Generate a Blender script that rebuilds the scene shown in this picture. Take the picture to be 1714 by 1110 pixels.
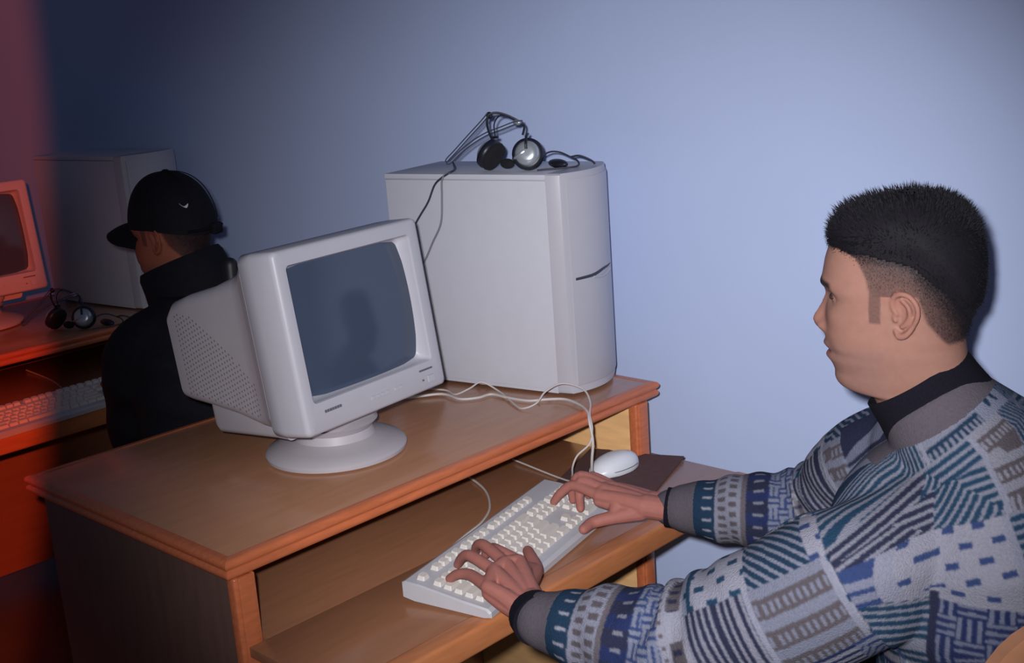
import bpy, bmesh, math, random
import numpy as np
from mathutils import Vector, Matrix
random.seed(7); rng = np.random.default_rng(7)
S = bpy.context.scene
COL = S.collection
for o in list(bpy.data.objects): bpy.data.objects.remove(o)
T = 0.85                       # height of the desk top above the floor; desk coordinates: x along the desk to the wall, y to its back
PI = math.pi
# ------------------------------------------------------------------ camera, world, lights, exposure
CAM = np.array([-0.858, -1.444, 0.718 + T])
def cam_axes(yaw, pitch, roll):
    f = np.array([math.cos(yaw)*math.cos(pitch), math.sin(yaw)*math.cos(pitch), -math.sin(pitch)])
    r = np.cross(f, [0, 0, 1.]); r /= np.linalg.norm(r); u = np.cross(r, f)
    c, s = math.cos(roll), math.sin(roll)
    return c*r + s*u, -s*r + c*u, f
CR, CU, CF = cam_axes(.7739, .2461, -.0725)
cd = bpy.data.cameras.new('camera'); cam = bpy.data.objects.new('camera', cd); COL.objects.link(cam)
cd.sensor_width = 36; cd.lens = 2051.5/1714*36; cd.clip_start = .02; cd.clip_end = 50
M = Matrix(((CR[0], CU[0], -CF[0], CAM[0]), (CR[1], CU[1], -CF[1], CAM[1]), (CR[2], CU[2], -CF[2], CAM[2]), (0, 0, 0, 1)))
cam.matrix_world = M
S.camera = cam
W = bpy.data.worlds.new('room_ambient'); S.world = W; W.use_nodes = True
W.node_tree.nodes['Background'].inputs[0].default_value = (.48, .62, 1.0, 1)
W.node_tree.nodes['Background'].inputs[1].default_value = .06
def look_rot(d):
    return Vector(d).to_track_quat('-Z', 'Y').to_euler()
def spot(name, loc, direction, energy, color, size_deg, blend, radius):
    l = bpy.data.lights.new(name, 'SPOT'); l.energy = energy; l.color = color
    l.spot_size = math.radians(size_deg); l.spot_blend = blend; l.shadow_soft_size = radius
    o = bpy.data.objects.new(name, l); COL.objects.link(o); o.location = loc; o.rotation_euler = look_rot(direction); return o
def cam_dir(ax, ay):           # direction ax degrees to the right of and ay degrees above the lens axis
    return CF + math.tan(math.radians(ax))*CR + math.tan(math.radians(ay))*CU
FLASH = CAM - .045*CR + .045*CU
spot('camera_flash', FLASH, cam_dir(6, -2), 198, (.985, .98, 1.0), 54.5, 1.0, .02)
# made-up red spot, added at the flash position to redden the left side
spot('added_red_spot', FLASH, cam_dir(-84, 0), 310, (1.0, .13, .05), 129.4, .045, .010)
S.view_settings.view_transform = 'Standard'; S.view_settings.look = 'None'
S.view_settings.gamma = 1; S.view_settings.use_curve_mapping = False
S.view_settings.exposure = 0.0
# ------------------------------------------------------------------ materials
def srgb(r, g, b):
    f = lambda c: (c/255/12.92) if c/255 <= .04045 else ((c/255+.055)/1.055)**2.4
    return (f(r), f(g), f(b))
def mat(name, col, rough=.5, var=0., vscale=20, bump=0., bscale=200, spec=.5, metal=0., coat=0., grain=None, attr=None, bumpd=.002):
    m = bpy.data.materials.new(name); m.use_nodes = True; nt = m.node_tree; b = nt.nodes['Principled BSDF']
    b.inputs['Roughness'].default_value = rough; b.inputs['Metallic'].default_value = metal
    b.inputs['Specular IOR Level'].default_value = spec; b.inputs['Coat Weight'].default_value = coat
    b.inputs['Coat Roughness'].default_value = .12
    b.inputs['Base Color'].default_value = (*col, 1)
    tc = nt.nodes.new('ShaderNodeTexCoord'); co = tc.outputs['Object']
    src = None
    if attr:
        a = nt.nodes.new('ShaderNodeAttribute'); a.attribute_name = attr; src = a.outputs['Color']
        nt.links.new(src, b.inputs['Base Color'])
    if var > 0:
        mp = nt.nodes.new('ShaderNodeMapping'); nt.links.new(co, mp.inputs['Vector'])
        if grain: mp.inputs['Scale'].default_value = grain
        n = nt.nodes.new('ShaderNodeTexNoise'); n.inputs['Scale'].default_value = vscale; n.inputs['Detail'].default_value = 5
        nt.links.new(mp.outputs['Vector'], n.inputs['Vector'])
        r = nt.nodes.new('ShaderNodeMapRange'); r.inputs['From Min'].default_value = .25; r.inputs['From Max'].default_value = .75
        r.inputs['To Min'].default_value = 1-var; r.inputs['To Max'].default_value = 1+var
        nt.links.new(n.outputs['Fac'], r.inputs['Value'])
        v = nt.nodes.new('ShaderNodeVectorMath'); v.operation = 'SCALE'
        if src: nt.links.new(src, v.inputs[0])
        else: v.inputs[0].default_value = col
        nt.links.new(r.outputs['Result'], v.inputs['Scale']); nt.links.new(v.outputs['Vector'], b.inputs['Base Color'])
    if bump > 0:
        n2 = nt.nodes.new('ShaderNodeTexNoise'); n2.inputs['Scale'].default_value = bscale; n2.inputs['Detail'].default_value = 3
        nt.links.new(co, n2.inputs['Vector'])
        bp = nt.nodes.new('ShaderNodeBump'); bp.inputs['Strength'].default_value = bump; bp.inputs['Distance'].default_value = bumpd
        nt.links.new(n2.outputs['Fac'], bp.inputs['Height']); nt.links.new(bp.outputs['Normal'], b.inputs['Normal'])
    return m
WALL = mat('periwinkle_paint', srgb(185, 199, 236), .75, .025, 3, .12, 60, .3)
FLOOR = mat('dark_tile_floor', srgb(92, 80, 72), .4, .15, 8)
VENEER = mat('brown_wood_veneer', srgb(172, 122, 92), .25, .08, 9, spec=.5, coat=.25, grain=(1, 7, 7))
TRAYV = mat('warm_wood_tray_veneer', srgb(150, 103, 76), .26, .08, 9, spec=.5, coat=.25, grain=(1, 7, 7))
VENEERD = mat('shaded_brown_veneer', srgb(92, 70, 62), .4, .12, 9, spec=.3, grain=(7, 7, 1))  # brown veneer with the near side panel's shade put into the colour
VENEERL = mat('lit_tan_veneer', srgb(226, 178, 124), .35, .14, 9, spec=.4, grain=(1, 1, 7))  # tan veneer brightened, the light on the far side panel is in the colour
REDWOOD = mat('reddish_wood_moulding', srgb(188, 104, 66), .33, .16, 22, spec=.5, coat=.2, grain=(1, 6, 6))
RAILW = mat('orange_wood_rail', srgb(178, 112, 72), .35, .14, 18, spec=.45, coat=.1, grain=(1, 6, 6))
BEIGE = mat('computer_beige_plastic', srgb(192, 192, 203), .45, .02, 30, .05, 900, .4)
BEIGE2 = mat('monitor_beige_plastic', srgb(174, 168, 174), .45, .02, 30, .05, 900, .4)
BEZEL = mat('front_panel_plastic', srgb(178, 176, 186), .4, .015, 30, .03, 900, .4)
GLASS = mat('dark_tube_glass', srgb(62, 72, 92), .13, .0, spec=.6)
DARK = mat('dark_slot', srgb(52, 55, 72), .5)
HOLE = mat('vent_hole', srgb(118, 112, 116), .7)
KEY = mat('light_grey_key', srgb(205, 198, 192), .5, .04, 60)
KBODY = mat('keyboard_grey_case', srgb(180, 178, 184), .5, .03, 40, .05, 700)
KDARK = mat('keyboard_well', srgb(120, 116, 118), .6)
WHITEP = mat('white_plastic', srgb(218, 220, 228), .35, .01, 30)
CORD = mat('pale_cord', srgb(192, 184, 182), .5)
CORDG = mat('grey_cord', srgb(120, 118, 128), .5)
CORDK = mat('dark_cord', srgb(48, 50, 64), .45)
BLACKP = mat('black_plastic', srgb(26, 28, 40), .4)
FOAM = mat('black_foam', srgb(18, 18, 24), .95, .2, 200, .5, 600)
SILVER = mat('silver_plastic', srgb(176, 182, 190), .28, .02, 30, spec=.6, metal=.55)
STEEL = mat('dark_steel_wire', srgb(90, 98, 120), .35, metal=.6)
PADM = mat('dark_brown_mouse_pad', srgb(84, 56, 56), .85, .15, 60, .2, 500)
INK = mat('grey_print', srgb(92, 92, 104), .6)
SKIN = mat('skin', (1, 1, 1), .60, .05, 90, .12, 420, .18, attr='Col', bumpd=.0008)
SKIN.node_tree.nodes['Principled BSDF'].inputs['Subsurface Weight'].default_value = .06
SKIN.node_tree.nodes['Principled BSDF'].inputs['Subsurface Radius'].default_value = (.01, .004, .002)
HAIR = mat('black_hair', srgb(20, 18, 24), .75, .25, 300, spec=.2)
EYEW = mat('eye', (1, 1, 1), .45, spec=.2, attr='Col')
WOOL = mat('patterned_knit', (1, 1, 1), .95, .10, 260, .6, 420, .1, attr='Col', bumpd=.003)
RIB = mat('grey_ribbed_knit', srgb(84, 78, 86), .95, .08, 200, .5, 350, .1, bumpd=.002)
BLACKK = mat('black_knit', srgb(22, 21, 30), .95, .15, 300, .4, 500, .1)
TROUS = mat('black_trousers', srgb(24, 24, 30), .9, .1, 100)
JACKET = mat('black_jacket_cloth', srgb(20, 20, 28), .85, .15, 60, .3, 90, .2)
CAPM = mat('black_cap_cloth', srgb(20, 19, 26), .8, .12, 120, .3, 500, .2)
LOGOM = mat('white_stitching', srgb(200, 200, 210), .7)
SHOE = mat('dark_shoe_leather', srgb(30, 26, 26), .4)
CHAIRW = mat('tan_wood_chair', srgb(188, 132, 98), .4, .12, 14, grain=(1, 1, 6))
CHAIRB = mat('black_chair_plastic', srgb(20, 20, 26), .5)
METALG = mat('grey_metal_tube', srgb(90, 90, 96), .35, metal=.7)
# ------------------------------------------------------------------ mesh helpers
class MB:
    def __init__(s): s.V = []; s.F = []; s.n = 0
    def add(s, V, F, M=None):
        V = np.asarray(V, float).reshape(-1, 3)
        if M is not None:
            M = np.asarray(M); V = V @ M[:3, :3].T + M[:3, 3]
        s.V.append(V); s.F += [tuple(i + s.n for i in f) for f in F]; s.n += len(V); return s
    def arrays(s): return np.concatenate(s.V), s.F
    def build(s, name, m, parent=None, origin=(0, 0, 0), smooth=None):
        V, F = s.arrays(); return mesh_obj(name, V - np.asarray(origin), F, m, parent, smooth)
def mesh_obj(name, V, F, m, parent=None, smooth=None, col=None, loc=None):
    me = bpy.data.meshes.new(name); me.from_pydata(np.asarray(V).tolist(), [], F if isinstance(F, list) else F.tolist())
    o = bpy.data.objects.new(name, me); COL.objects.link(o)
    if m: me.materials.append(m)
    if col is not None:
        a = me.color_attributes.new('Col', 'FLOAT_COLOR', 'POINT')
        a.data.foreach_set('color', np.concatenate([col, np.ones((len(col), 1))], 1).astype(np.float32).ravel())
    bm = bmesh.new(); bm.from_mesh(me); bmesh.ops.recalc_face_normals(bm, faces=bm.faces); bm.to_mesh(me); bm.free()
    if smooth is None: smooth = 40
    if smooth: 
        me.polygons.foreach_set('use_smooth', [True]*len(me.polygons))
        if smooth < 180: me.set_sharp_from_angle(angle=math.radians(smooth))
    if parent: o.parent = parent
    if loc is not None: o.location = loc
    me.update(); return o
def box(cx, cy, cz, sx, sy, sz, bev=0., seg=2):
    bm = bmesh.new(); bmesh.ops.create_cube(bm, size=1)
    bmesh.ops.scale(bm, vec=(sx, sy, sz), verts=bm.verts)
    if bev > 0: bmesh.ops.bevel(bm, geom=list(bm.edges), offset=min(bev, .49*min(sx, sy, sz)), segments=seg, affect='EDGES', profile=.5)
    bmesh.ops.translate(bm, vec=(cx, cy, cz), verts=bm.verts)
    bm.verts.index_update(); V = [v.co[:] for v in bm.verts]; F = [tuple(v.index for v in f.verts) for f in bm.faces]; bm.free(); return V, F
def bx(x0, x1, y0, y1, z0, z1, bev=.002, seg=2):
    return box((x0+x1)/2, (y0+y1)/2, (z0+z1)/2, x1-x0, y1-y0, z1-z0, bev, seg)
def loft(rings, closed=True, cap0=True, cap1=True):
    n = len(rings[0]); V = np.concatenate([np.asarray(r, float) for r in rings]); F = []
    for i in range(len(rings)-1):
        for j in range(n if closed else n-1):
            k = (j+1) % n; F.append((i*n+j, i*n+k, (i+1)*n+k, (i+1)*n+j))
    if cap0: F.append(tuple(reversed(range(n))))
    if cap1: F.append(tuple(range((len(rings)-1)*n, len(rings)*n)))
    return V, F
def catmull(P, k=6):
    P = np.asarray(P, float); Q = np.vstack([2*P[0]-P[1], P, 2*P[-1]-P[-2]]); out = []
    for i in range(1, len(Q)-2):
        a, b, c, d = Q[i-1:i+3]
        for t in np.arange(k)/k:
            out.append(.5*((2*b)+(c-a)*t+(2*a-5*b+4*c-d)*t*t+(3*b-a-3*c+d)*t**3))
    out.append(Q[-2]); return np.array(out)
def frames(P):
    t = np.gradient(P, axis=0); t /= np.linalg.norm(t, axis=1)[:, None] + 1e-12
    a = np.array([0, 0, 1.]) if abs(t[0][2]) < .9 else np.array([1., 0, 0])
    u = np.cross(t[0], a); u /= np.linalg.norm(u); U = []
    for i in range(len(P)):
        u = u - t[i]*(u @ t[i]); u /= np.linalg.norm(u) + 1e-12; U.append(u.copy())
    U = np.array(U); return t, U, np.cross(t, U)
def tube(P, r, n=8, k=6, smooth=True, flat=1.):
    P = catmull(P, k) if smooth and len(P) > 2 else np.asarray(P, float)
    r = np.full(len(P), r) if np.isscalar(r) else np.interp(np.linspace(0, 1, len(P)), np.linspace(0, 1, len(r)), r)
    t, U, Wv = frames(P); a = np.arange(n)/n*2*PI
    return loft([P[i] + r[i]*(np.cos(a)[:, None]*U[i] + flat*np.sin(a)[:, None]*Wv[i]) for i in range(len(P))])
def limb(P, R, n=14, k=5):
    """round-ended tapered tube through the joints"""
    P = np.asarray(P, float); Pc = catmull(P, k) if len(P) > 2 else np.linspace(P[0], P[1], 2*k)
    Rc = np.interp(np.linspace(0, len(P)-1, len(Pc)), np.arange(len(P)), R)
    t, U, Wv = frames(Pc); a = np.arange(n)/n*2*PI
    c = np.cos(a)[:, None]; s = np.sin(a)[:, None]; rings = []
    for h in (80, 55, 30): 
        h = math.radians(h); rings.append(Pc[0] - t[0]*Rc[0]*math.sin(h) + Rc[0]*math.cos(h)*(c*U[0]+s*Wv[0]))
    for i in range(len(Pc)): rings.append(Pc[i] + Rc[i]*(c*U[i]+s*Wv[i]))
    for h in (30, 55, 80):
        h = math.radians(h); rings.append(Pc[-1] + t[-1]*Rc[-1]*math.sin(h) + Rc[-1]*math.cos(h)*(c*U[-1]+s*Wv[-1]))
    return loft(rings)
def ellipsoid(c, r, nu=16, nv=10, R=None):
    rings = []
    for i in range(1, nv):
        th = PI*i/nv; a = np.arange(nu)/nu*2*PI
        rings.append(np.stack([r[0]*np.sin(th)*np.cos(a), r[1]*np.sin(th)*np.sin(a), np.full(nu, -r[2]*math.cos(th))], 1))
    V, F = loft(rings)
    if R is not None: V = V @ np.asarray(R).T
    return V + np.asarray(c), F
def lathe(prof, n=40):   # prof: (r, z)
    a = np.arange(n)/n*2*PI
    return loft([np.stack([r*np.cos(a), r*np.sin(a), np.full(n, z)], 1) for r, z in prof])
def rrect(w, h, r, n=6, cx=0., cy=0.):
    pts = []
    for sx, sy, a0 in ((1, 1, 0), (-1, 1, 90), (-1, -1, 180), (1, -1, 270)):
        for i in range(n+1):
            a = math.radians(a0 + 90*i/n); pts.append((cx+sx*(w/2-r)+r*math.cos(a), cy+sy*(h/2-r)+r*math.sin(a)))
    return np.array(pts)
def thing(name, label, cat, loc, rotz=0, group=None):
    o = bpy.data.objects.new(name, None); COL.objects.link(o); o.location = loc; o.rotation_euler = (0, 0, rotz); o.empty_display_size = .05
    return tag(o, label, cat, group)
def tag(o, label=None, cat=None, group=None, kind=None):
    if label: o['label'] = label
    if cat: o['category'] = cat
    if group: o['group'] = group
    if kind: o['kind'] = kind
    return o
def copy_tree(o, parent=None):
    c = o.copy(); COL.objects.link(c)
    if parent: c.parent = parent
    for ch in o.children: copy_tree(ch, c)
    return c
def remesh(V, F, voxel, it=3, fac=.5):
    me = bpy.data.meshes.new('tmp'); me.from_pydata(np.asarray(V).tolist(), [], F); o = bpy.data.objects.new('tmp', me); COL.objects.link(o)
    bm = bmesh.new(); bm.from_mesh(me); bmesh.ops.recalc_face_normals(bm, faces=bm.faces); bm.to_mesh(me); bm.free()
    r = o.modifiers.new('r', 'REMESH'); r.mode = 'VOXEL'; r.voxel_size = voxel; r.use_smooth_shade = True
    if it:
        s = o.modifiers.new('s', 'SMOOTH'); s.factor = fac; s.iterations = it
    dg = bpy.context.evaluated_depsgraph_get(); ev = o.evaluated_get(dg); m2 = ev.to_mesh()
    nV = np.empty(len(m2.vertices)*3, np.float32); m2.vertices.foreach_get('co', nV)
    nF = [tuple(p.vertices) for p in m2.polygons]
    ev.to_mesh_clear(); bpy.data.objects.remove(o); bpy.data.meshes.remove(me)
    return nV.reshape(-1, 3).astype(float), nF
def sstep(a, b, x):
    t = np.clip((x-a)/(b-a), 0, 1); return t*t*(3-2*t)
def rotz(a): return np.array([[math.cos(a), -math.sin(a), 0], [math.sin(a), math.cos(a), 0], [0, 0, 1]])
# ------------------------------------------------------------------ setting
WX = 1.125
o = mesh_obj('wall_back', *bx(WX, WX+.12, -2.6, 4.4, -.05, 3.0, 0), WALL, smooth=0); tag(o, kind='structure', label='periwinkle blue painted wall behind both desks')
o = mesh_obj('floor', *bx(-2.4, WX, -2.6, 4.4, -.06, 0, 0), FLOOR, smooth=0); tag(o, kind='structure', label='dark floor under the desks')
# ------------------------------------------------------------------ computer desk
L, Wd, t = 1.032, .632, .031
def moulding(a, b, out, ma, mb):
    """double beaded edge from a to b; out = outward unit; ma, mb = mitre at the ends (+1 shortens inward)"""
    a, b, out = map(lambda v: np.array([*v, 0.]), (a, b, out)); d = (b-a)/np.linalg.norm(b-a)
    prof = [(-.018, 0.), (-.007, 0.)]
    for h in np.linspace(80, -70, 7): prof.append((-.008+.008*math.cos(math.radians(h)), -.008+.008*math.sin(math.radians(h))))
    for h in np.linspace(65, -85, 7): prof.append((-.0085+.0075*math.cos(math.radians(h)), -.0235+.0075*math.sin(math.radians(h))))
    prof += [(-.012, -t), (-.018, -t)]
    r0 = [a + out*q + d*(-q*ma) + np.array([0, 0, z]) for q, z in prof]
    r1 = [b + out*q - d*(-q*mb) + np.array([0, 0, z]) for q, z in prof]
    return loft([np.array(r0), np.array(r1)])
def make_desk(label):
    d = thing('computer_desk', label, 'desk', (0, 0, 0))
    mesh_obj('desktop', *bx(.014, L-.014, .014, Wd-.014, T-.027, T-.0006, .0003), VENEER, d, 30)
    for a, b, out in (((0, 0), (L, 0), (0, -1)), ((0, 0), (0, Wd), (-1, 0)), ((L, 0), (L, Wd), (1, 0)), ((0, Wd), (L, Wd), (0, 1))):
        V, F = moulding(a, b, out, 1, 1); V[:, 2] += T; mesh_obj('edge_moulding', V, F, REDWOOD, d, 35)
    for x0, x1, px0, px1 in ((.012, .050, .017, .035), (.957, .997, .972, .992)):
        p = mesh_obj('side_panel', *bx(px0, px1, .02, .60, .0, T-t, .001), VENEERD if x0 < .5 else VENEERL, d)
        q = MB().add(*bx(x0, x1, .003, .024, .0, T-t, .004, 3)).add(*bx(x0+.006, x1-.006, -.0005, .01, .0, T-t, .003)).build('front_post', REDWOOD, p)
    mesh_obj('back_panel', *bx(.04, .972, .52, .535, .06, T-t-.001, .001), TRAYV, d)
    tr = MB().add(*bx(.054, .952, -.006, .40, T-.154, T-.138, .001)).add(*bx(.018, .990, -.215, -.0055, T-.154, T-.138, .001)).build('keyboard_tray', TRAYV, d)
    r = MB().add(*bx(.018, .994, -.242, -.204, T-.178, T-.136, .006, 3)).build('tray_rail', RAILW, tr)
    for x in (.040, .952):
        mesh_obj('slide_runner', *bx(x, x+.013, .03, .45, T-.185, T-.156, .002), METALG, tr)
    return d
desk = make_desk('brown wood computer desk with red moulded edge under the large beige monitor')
D2 = np.array([-.02, 1.57, 0])
desk2 = copy_tree(desk); desk2.location = D2; desk2['label'] = 'brown wood computer desk at the left in front of the person in the cap'
desk['group'] = desk2['group'] = 'computer desks'
# ------------------------------------------------------------------ crt monitor
def make_monitor(label):
    m = thing('crt_monitor', label, 'monitor', (0, 0, 0))
    tilt = .131
    Rt = np.array([[1, 0, 0], [0, -math.sin(tilt), math.cos(tilt)], [0, math.cos(tilt), math.sin(tilt)]])
    # local (right, up, back) -> thing frame: x right, y back, z up ; tilt leans the top backwards
    def L2(P):
        P = np.atleast_2d(P); r, u, b = P.T
        return np.stack([r, b*math.cos(tilt) + u*math.sin(tilt), u*math.cos(tilt) - b*math.sin(tilt)], 1) + PIV
    PIV = np.array([0., -.1333*math.cos(tilt) + .23*math.sin(tilt)-.008, .245])
    PIV[1] = -(.1333*math.cos(tilt) + (-.2298)*math.sin(tilt))
    PIV[2] = .245
    def ring(pts, b): return L2(np.c_[pts, np.full(len(pts), b)])
    w, h = .342, .306
    # front shell with the screen opening
    def rr(w, h, r, cy=0., nn=6): return rrect(w, h, r, nn, 0, cy)
    rings = [ring(rr(.288, .226, .007, .012), .004), ring(rr(.291, .229, .008, .012), .000), ring(rr(.326, .294, .008, 0), -.002), ring(rr(.337, .302, .009), .0005),
             ring(rr(.342, .306, .011), .007), ring(rr(.344, .308, .013), .055), ring(rr(.340, .306, .016), .085), ring(rr(.316, .294, .03), .100), ring(rr(.28, .26, .03), .102)]
    V, F = loft(rings, cap0=False, cap1=True)
    inner = [ring(rr(.288, .226, .007, .012), .004), ring(rr(.282, .220, .009, .012), .024), ring(rr(.262, .20, .012, .012), .032)]
    V2, F2 = loft(inner, cap0=False, cap1=False)
    MB().add(V, F).add(V2, F2).build('front_bezel', BEZEL, m, smooth=50)
    # bulging glass
    n = 24; gx = np.linspace(-1, 1, n); P = []; 
    for v in gx:
        for u in gx:
            x = u*.1435*math.sqrt(1-.05*v*v); y = v*.1125*math.sqrt(1-.05*u*u)
            P.append((x, y+.012, .010 + .018*(u*u*.6+v*v*.5)))
    F = [(j*n+i, j*n+i+1, (j+1)*n+i+1, (j+1)*n+i) for j in range(n-1) for i in range(n-1)]
    mesh_obj('screen', L2(np.array(P)), F, GLASS, m, 180)
    # rear shell
    st = [(.092, .330, .152, -.150, .03), (.108, .316, .146, -.150, .034), (.122, .302, .130, -.150, .03), (.15, .290, .117, -.146, .026), (.22, .274, .101, -.128, .024), (.30, .264, .090, -.112, .022), (.348, .260, .080, -.104, .022), (.366, .256, .066, -.100, .022), (.370, .236, .048, -.09, .02)]
    V, F = loft([ring(rrect(a, tp-bt, r, 6, 0, (tp+bt)/2), b) for b, a, tp, bt, r in st])
    body = mesh_obj('rear_housing', V, F, BEIGE2, m, 50)
    st2 = [(.10, .262, -.12, -.172, .01), (.14, .25, -.115, -.170, .01), (.29, .244, -.09, -.163, .01), (.302, .236, -.09, -.158, .012)]
    V, F = loft([ring(rrect(a, tp-bt, r, 4, 0, (tp+bt)/2), b) for b, a, tp, bt, r in st2]); mesh_obj('lower_housing', V, F, BEIGE2, m, 50)
    # ventilation dots on the flanks
    hb = [s[0] for s in st]; hw = [s[1]/2 for s in st]; vb = MB()
    for sgn in (-1, 1):
        for b in np.arange(.135, .345, .0088):
            top = np.interp(b, [.13, .20, .28, .345], [-.075, -.01, .045, .065]); bot = np.interp(b, [.13, .22, .3, .345], [-.125, -.108, -.092, -.085])
            for k, u in enumerate(np.arange(bot, top, .0088)):
                uu = u + (.0044 if int(round(b/.0088)) % 2 else 0); c = np.array([sgn*(np.interp(b, hb, hw)+.0002), uu, b]); r = .0021
                a = np.arange(6)/6*2*PI; P = np.stack([np.full(6, c[0]), c[1]+r*np.cos(a), c[2]+r*np.sin(a)], 1)
                P[:, 0] = sgn*(np.interp(P[:, 2], hb, hw)+.0003); Q = P.copy(); Q[:, 0] -= sgn*.0025
                vb.add(L2(np.vstack([P, Q])), [tuple(range(6)), tuple(range(11, 5, -1))] + [(i, (i+1) % 6, 6+(i+1) % 6, 6+i) for i in range(6)])
    vo = vb.build('vent_holes', HOLE, body, smooth=0); vo['kind'] = 'stuff'
    # badges and buttons on the lower bezel
    def strip(name, r0, r1, u0, u1, mt, dep=.0012, b=-.003):
        P = [(r0, u0, b), (r1, u0, b), (r1, u1, b), (r0, u1, b), (r0, u0, b-dep), (r1, u0, b-dep), (r1, u1, b-dep), (r0, u1, b-dep)]
        return mesh_obj(name, L2(np.array(P)), [(0, 1, 2, 3), (4, 7, 6, 5), (0, 4, 5, 1), (1, 5, 6, 2), (2, 6, 7, 3), (3, 7, 4, 0)], mt, m, 0)
    lt = MB(); x = -.128
    for k, wl in enumerate((.004, .0042, .005, .004, .0045, .0042, .0046)):
        P = [(x, -.121, -.0029), (x+wl, -.121, -.0029), (x+wl, -.1165, -.0029), (x, -.1165, -.0029)]
        P = P + [(a, b_, -.0037) for a, b_, _ in P]
        lt.add(L2(np.array(P)), [(0, 1, 2, 3), (4, 7, 6, 5), (0, 4, 5, 1), (1, 5, 6, 2), (2, 6, 7, 3), (3, 7, 4, 0)]); x += wl+.0012
    lt.build('badge', INK, m, smooth=0)
    strip('model_plate', .104, .138, -.1155, -.1125, INK, .0008)
    for r0 in (-.022, -.010, .002, .014, .036, .048): strip('adjust_button', r0, r0+.008, -.130, -.124, BEZEL, .0022)
    strip('power_button', .122, .138, -.138, -.126, BEZEL, .003)
    strip('power_light', .108, .112, -.133, -.130, INK, .001)
    # swivel foot
    V, F = lathe([(.02, 0), (.118, 0), (.125, .003), (.126, .009), (.122, .014), (.10, .022), (.072, .032), (.066, .045), (.078, .058), (.05, .07)], 56)
    mesh_obj('swivel_base', V, F, BEIGE2, m, 40)
    P = rrect(.15, .16, .03, 5); V, F = loft([L2(np.stack([P[:, 0]*k, np.full(len(P), u), P[:, 1]*k + .135], 1)) for u, k in ((-.148, 1.05), (-.166, .95), (-.180, .8))])
    mesh_obj('tilt_cradle', V, F, BEIGE2, m, 40)
    return m
mon = make_monitor('large beige tube monitor with dark screen on the front desk')
mon.location = (.402, .2455, T); mon.rotation_euler = (0, 0, .103)
mon2 = copy_tree(mon); mon2['label'] = 'beige tube monitor lit red at the left edge on the far desk'
mon2.location = (.50, 1.97, T); mon2.rotation_euler = (0, 0, -.045)
mon['group'] = mon2['group'] = 'tube monitors'
# ------------------------------------------------------------------ computer tower
def make_tower(label):
    m = thing('computer_tower', label, 'computer', (0, 0, 0)); w, dp, h = .196, .385, .437
    for sx, nm in ((0, 0), (w, 1)):
        x0 = sx if nm == 0 else sx-.004
        mesh_obj('side_panel', *bx(x0, x0+.004, 0, dp, .012, h-.012, .0015), BEIGE, m)
    mesh_obj('chassis', *bx(.004, w-.004, .002, dp-.002, .004, h-.008, .001), BEIGE, m)
    mesh_obj('top_cover', *bx(-.001, w+.001, .0, dp+.001, h-.011, h, .002), BEIGE, m)
    for x in (.025, w-.025):
        for y in (.04, dp-.04): mesh_obj('foot', *bx(x-.012, x+.012, y-.012, y+.012, 0, .005, .001), BLACKP, m)
    # front panel: flank strip, then a bowed door
    def plan(inset, front):
        pts = [(inset, 0.0), (inset+.0035, -.028)]
        c = np.linspace(0, 1, 15)
        for q in c: pts.append((.0065+(w-.0085-inset)*q*.999, -.030 - front*4*q*(1-q)*.030 + .008*q))
        pts.append((w-inset, -.012)); pts.append((w-inset, 0.0)); return np.array(pts)
    rings = []
    for z, ins in ((.006, .004), (.012, .0005), (h-.010, .0005), (h-.002, .002), (h+.001, .006)):
        P = plan(ins, 1.0); rings.append(np.c_[P, np.full(len(P), z)])
    V, F = loft(rings); fp = mesh_obj('front_panel', V, F, BEZEL, m, 35)
    def door_xy(q, off=.0): return (.0065+(w-.0085)*q, -.030 - 4*q*(1-q)*.030 + .008*q - off)
    # raised door skin
    qs = np.linspace(.05, .985, 22); o1 = [door_xy(q, .0025) for q in qs]; o0 = [door_xy(q, -.001) for q in qs]
    ringz = lambda z, ex: np.array([(x, y-ex, z) for x, y in o1] + [(x, y, z) for x, y in reversed(o0)])
    V, F = loft([ringz(.020, -.0015), ringz(.023, 0), ringz(h-.016, 0), ringz(h-.012, -.0015)]); dr = mesh_obj('door', V, F, BEZEL, m, 35)
    # finger slot: a dark wavy cut with a scooped lip
    cut = []
    for s in np.linspace(0, 1, 14):
        q = .09 + .66*s; zz = .233 + .002*s + .0055*float(sstep(.3, .7, s)); cut.append((*door_xy(q, .0022), zz))
    V, F = tube(cut, [.0028, .0032, .0034, .003, .0024, .0012], 6, 1, False); mesh_obj('door_slot', V, F, DARK, dr)
    lip = [(*door_xy(.09 + .66*s, .0035), .2300 + .003*s - .006*math.sin(PI*(s-.3)/.6)*(1 if .3 < s < .9 else 0)) for s in np.linspace(.34, .9, 10)]
    V, F = tube(lip, .0026, 6, 1, False); mesh_obj('finger_lip', V, F, BEZEL, dr)
    return m
tow = make_tower('beige computer tower with headphones on top, on the front desk beside the wall')
TR = math.radians(10.5)
tow.location = (.851, .111, T); tow.rotation_euler = (0, 0, TR)
tow2 = copy_tree(tow); tow2['label'] = 'shadowed beige computer tower behind the person in the black cap'
tow2.location = (.845, 1.715, T); tow2.rotation_euler = (0, 0, math.radians(7))
tow['group'] = tow2['group'] = 'computer towers'
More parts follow.
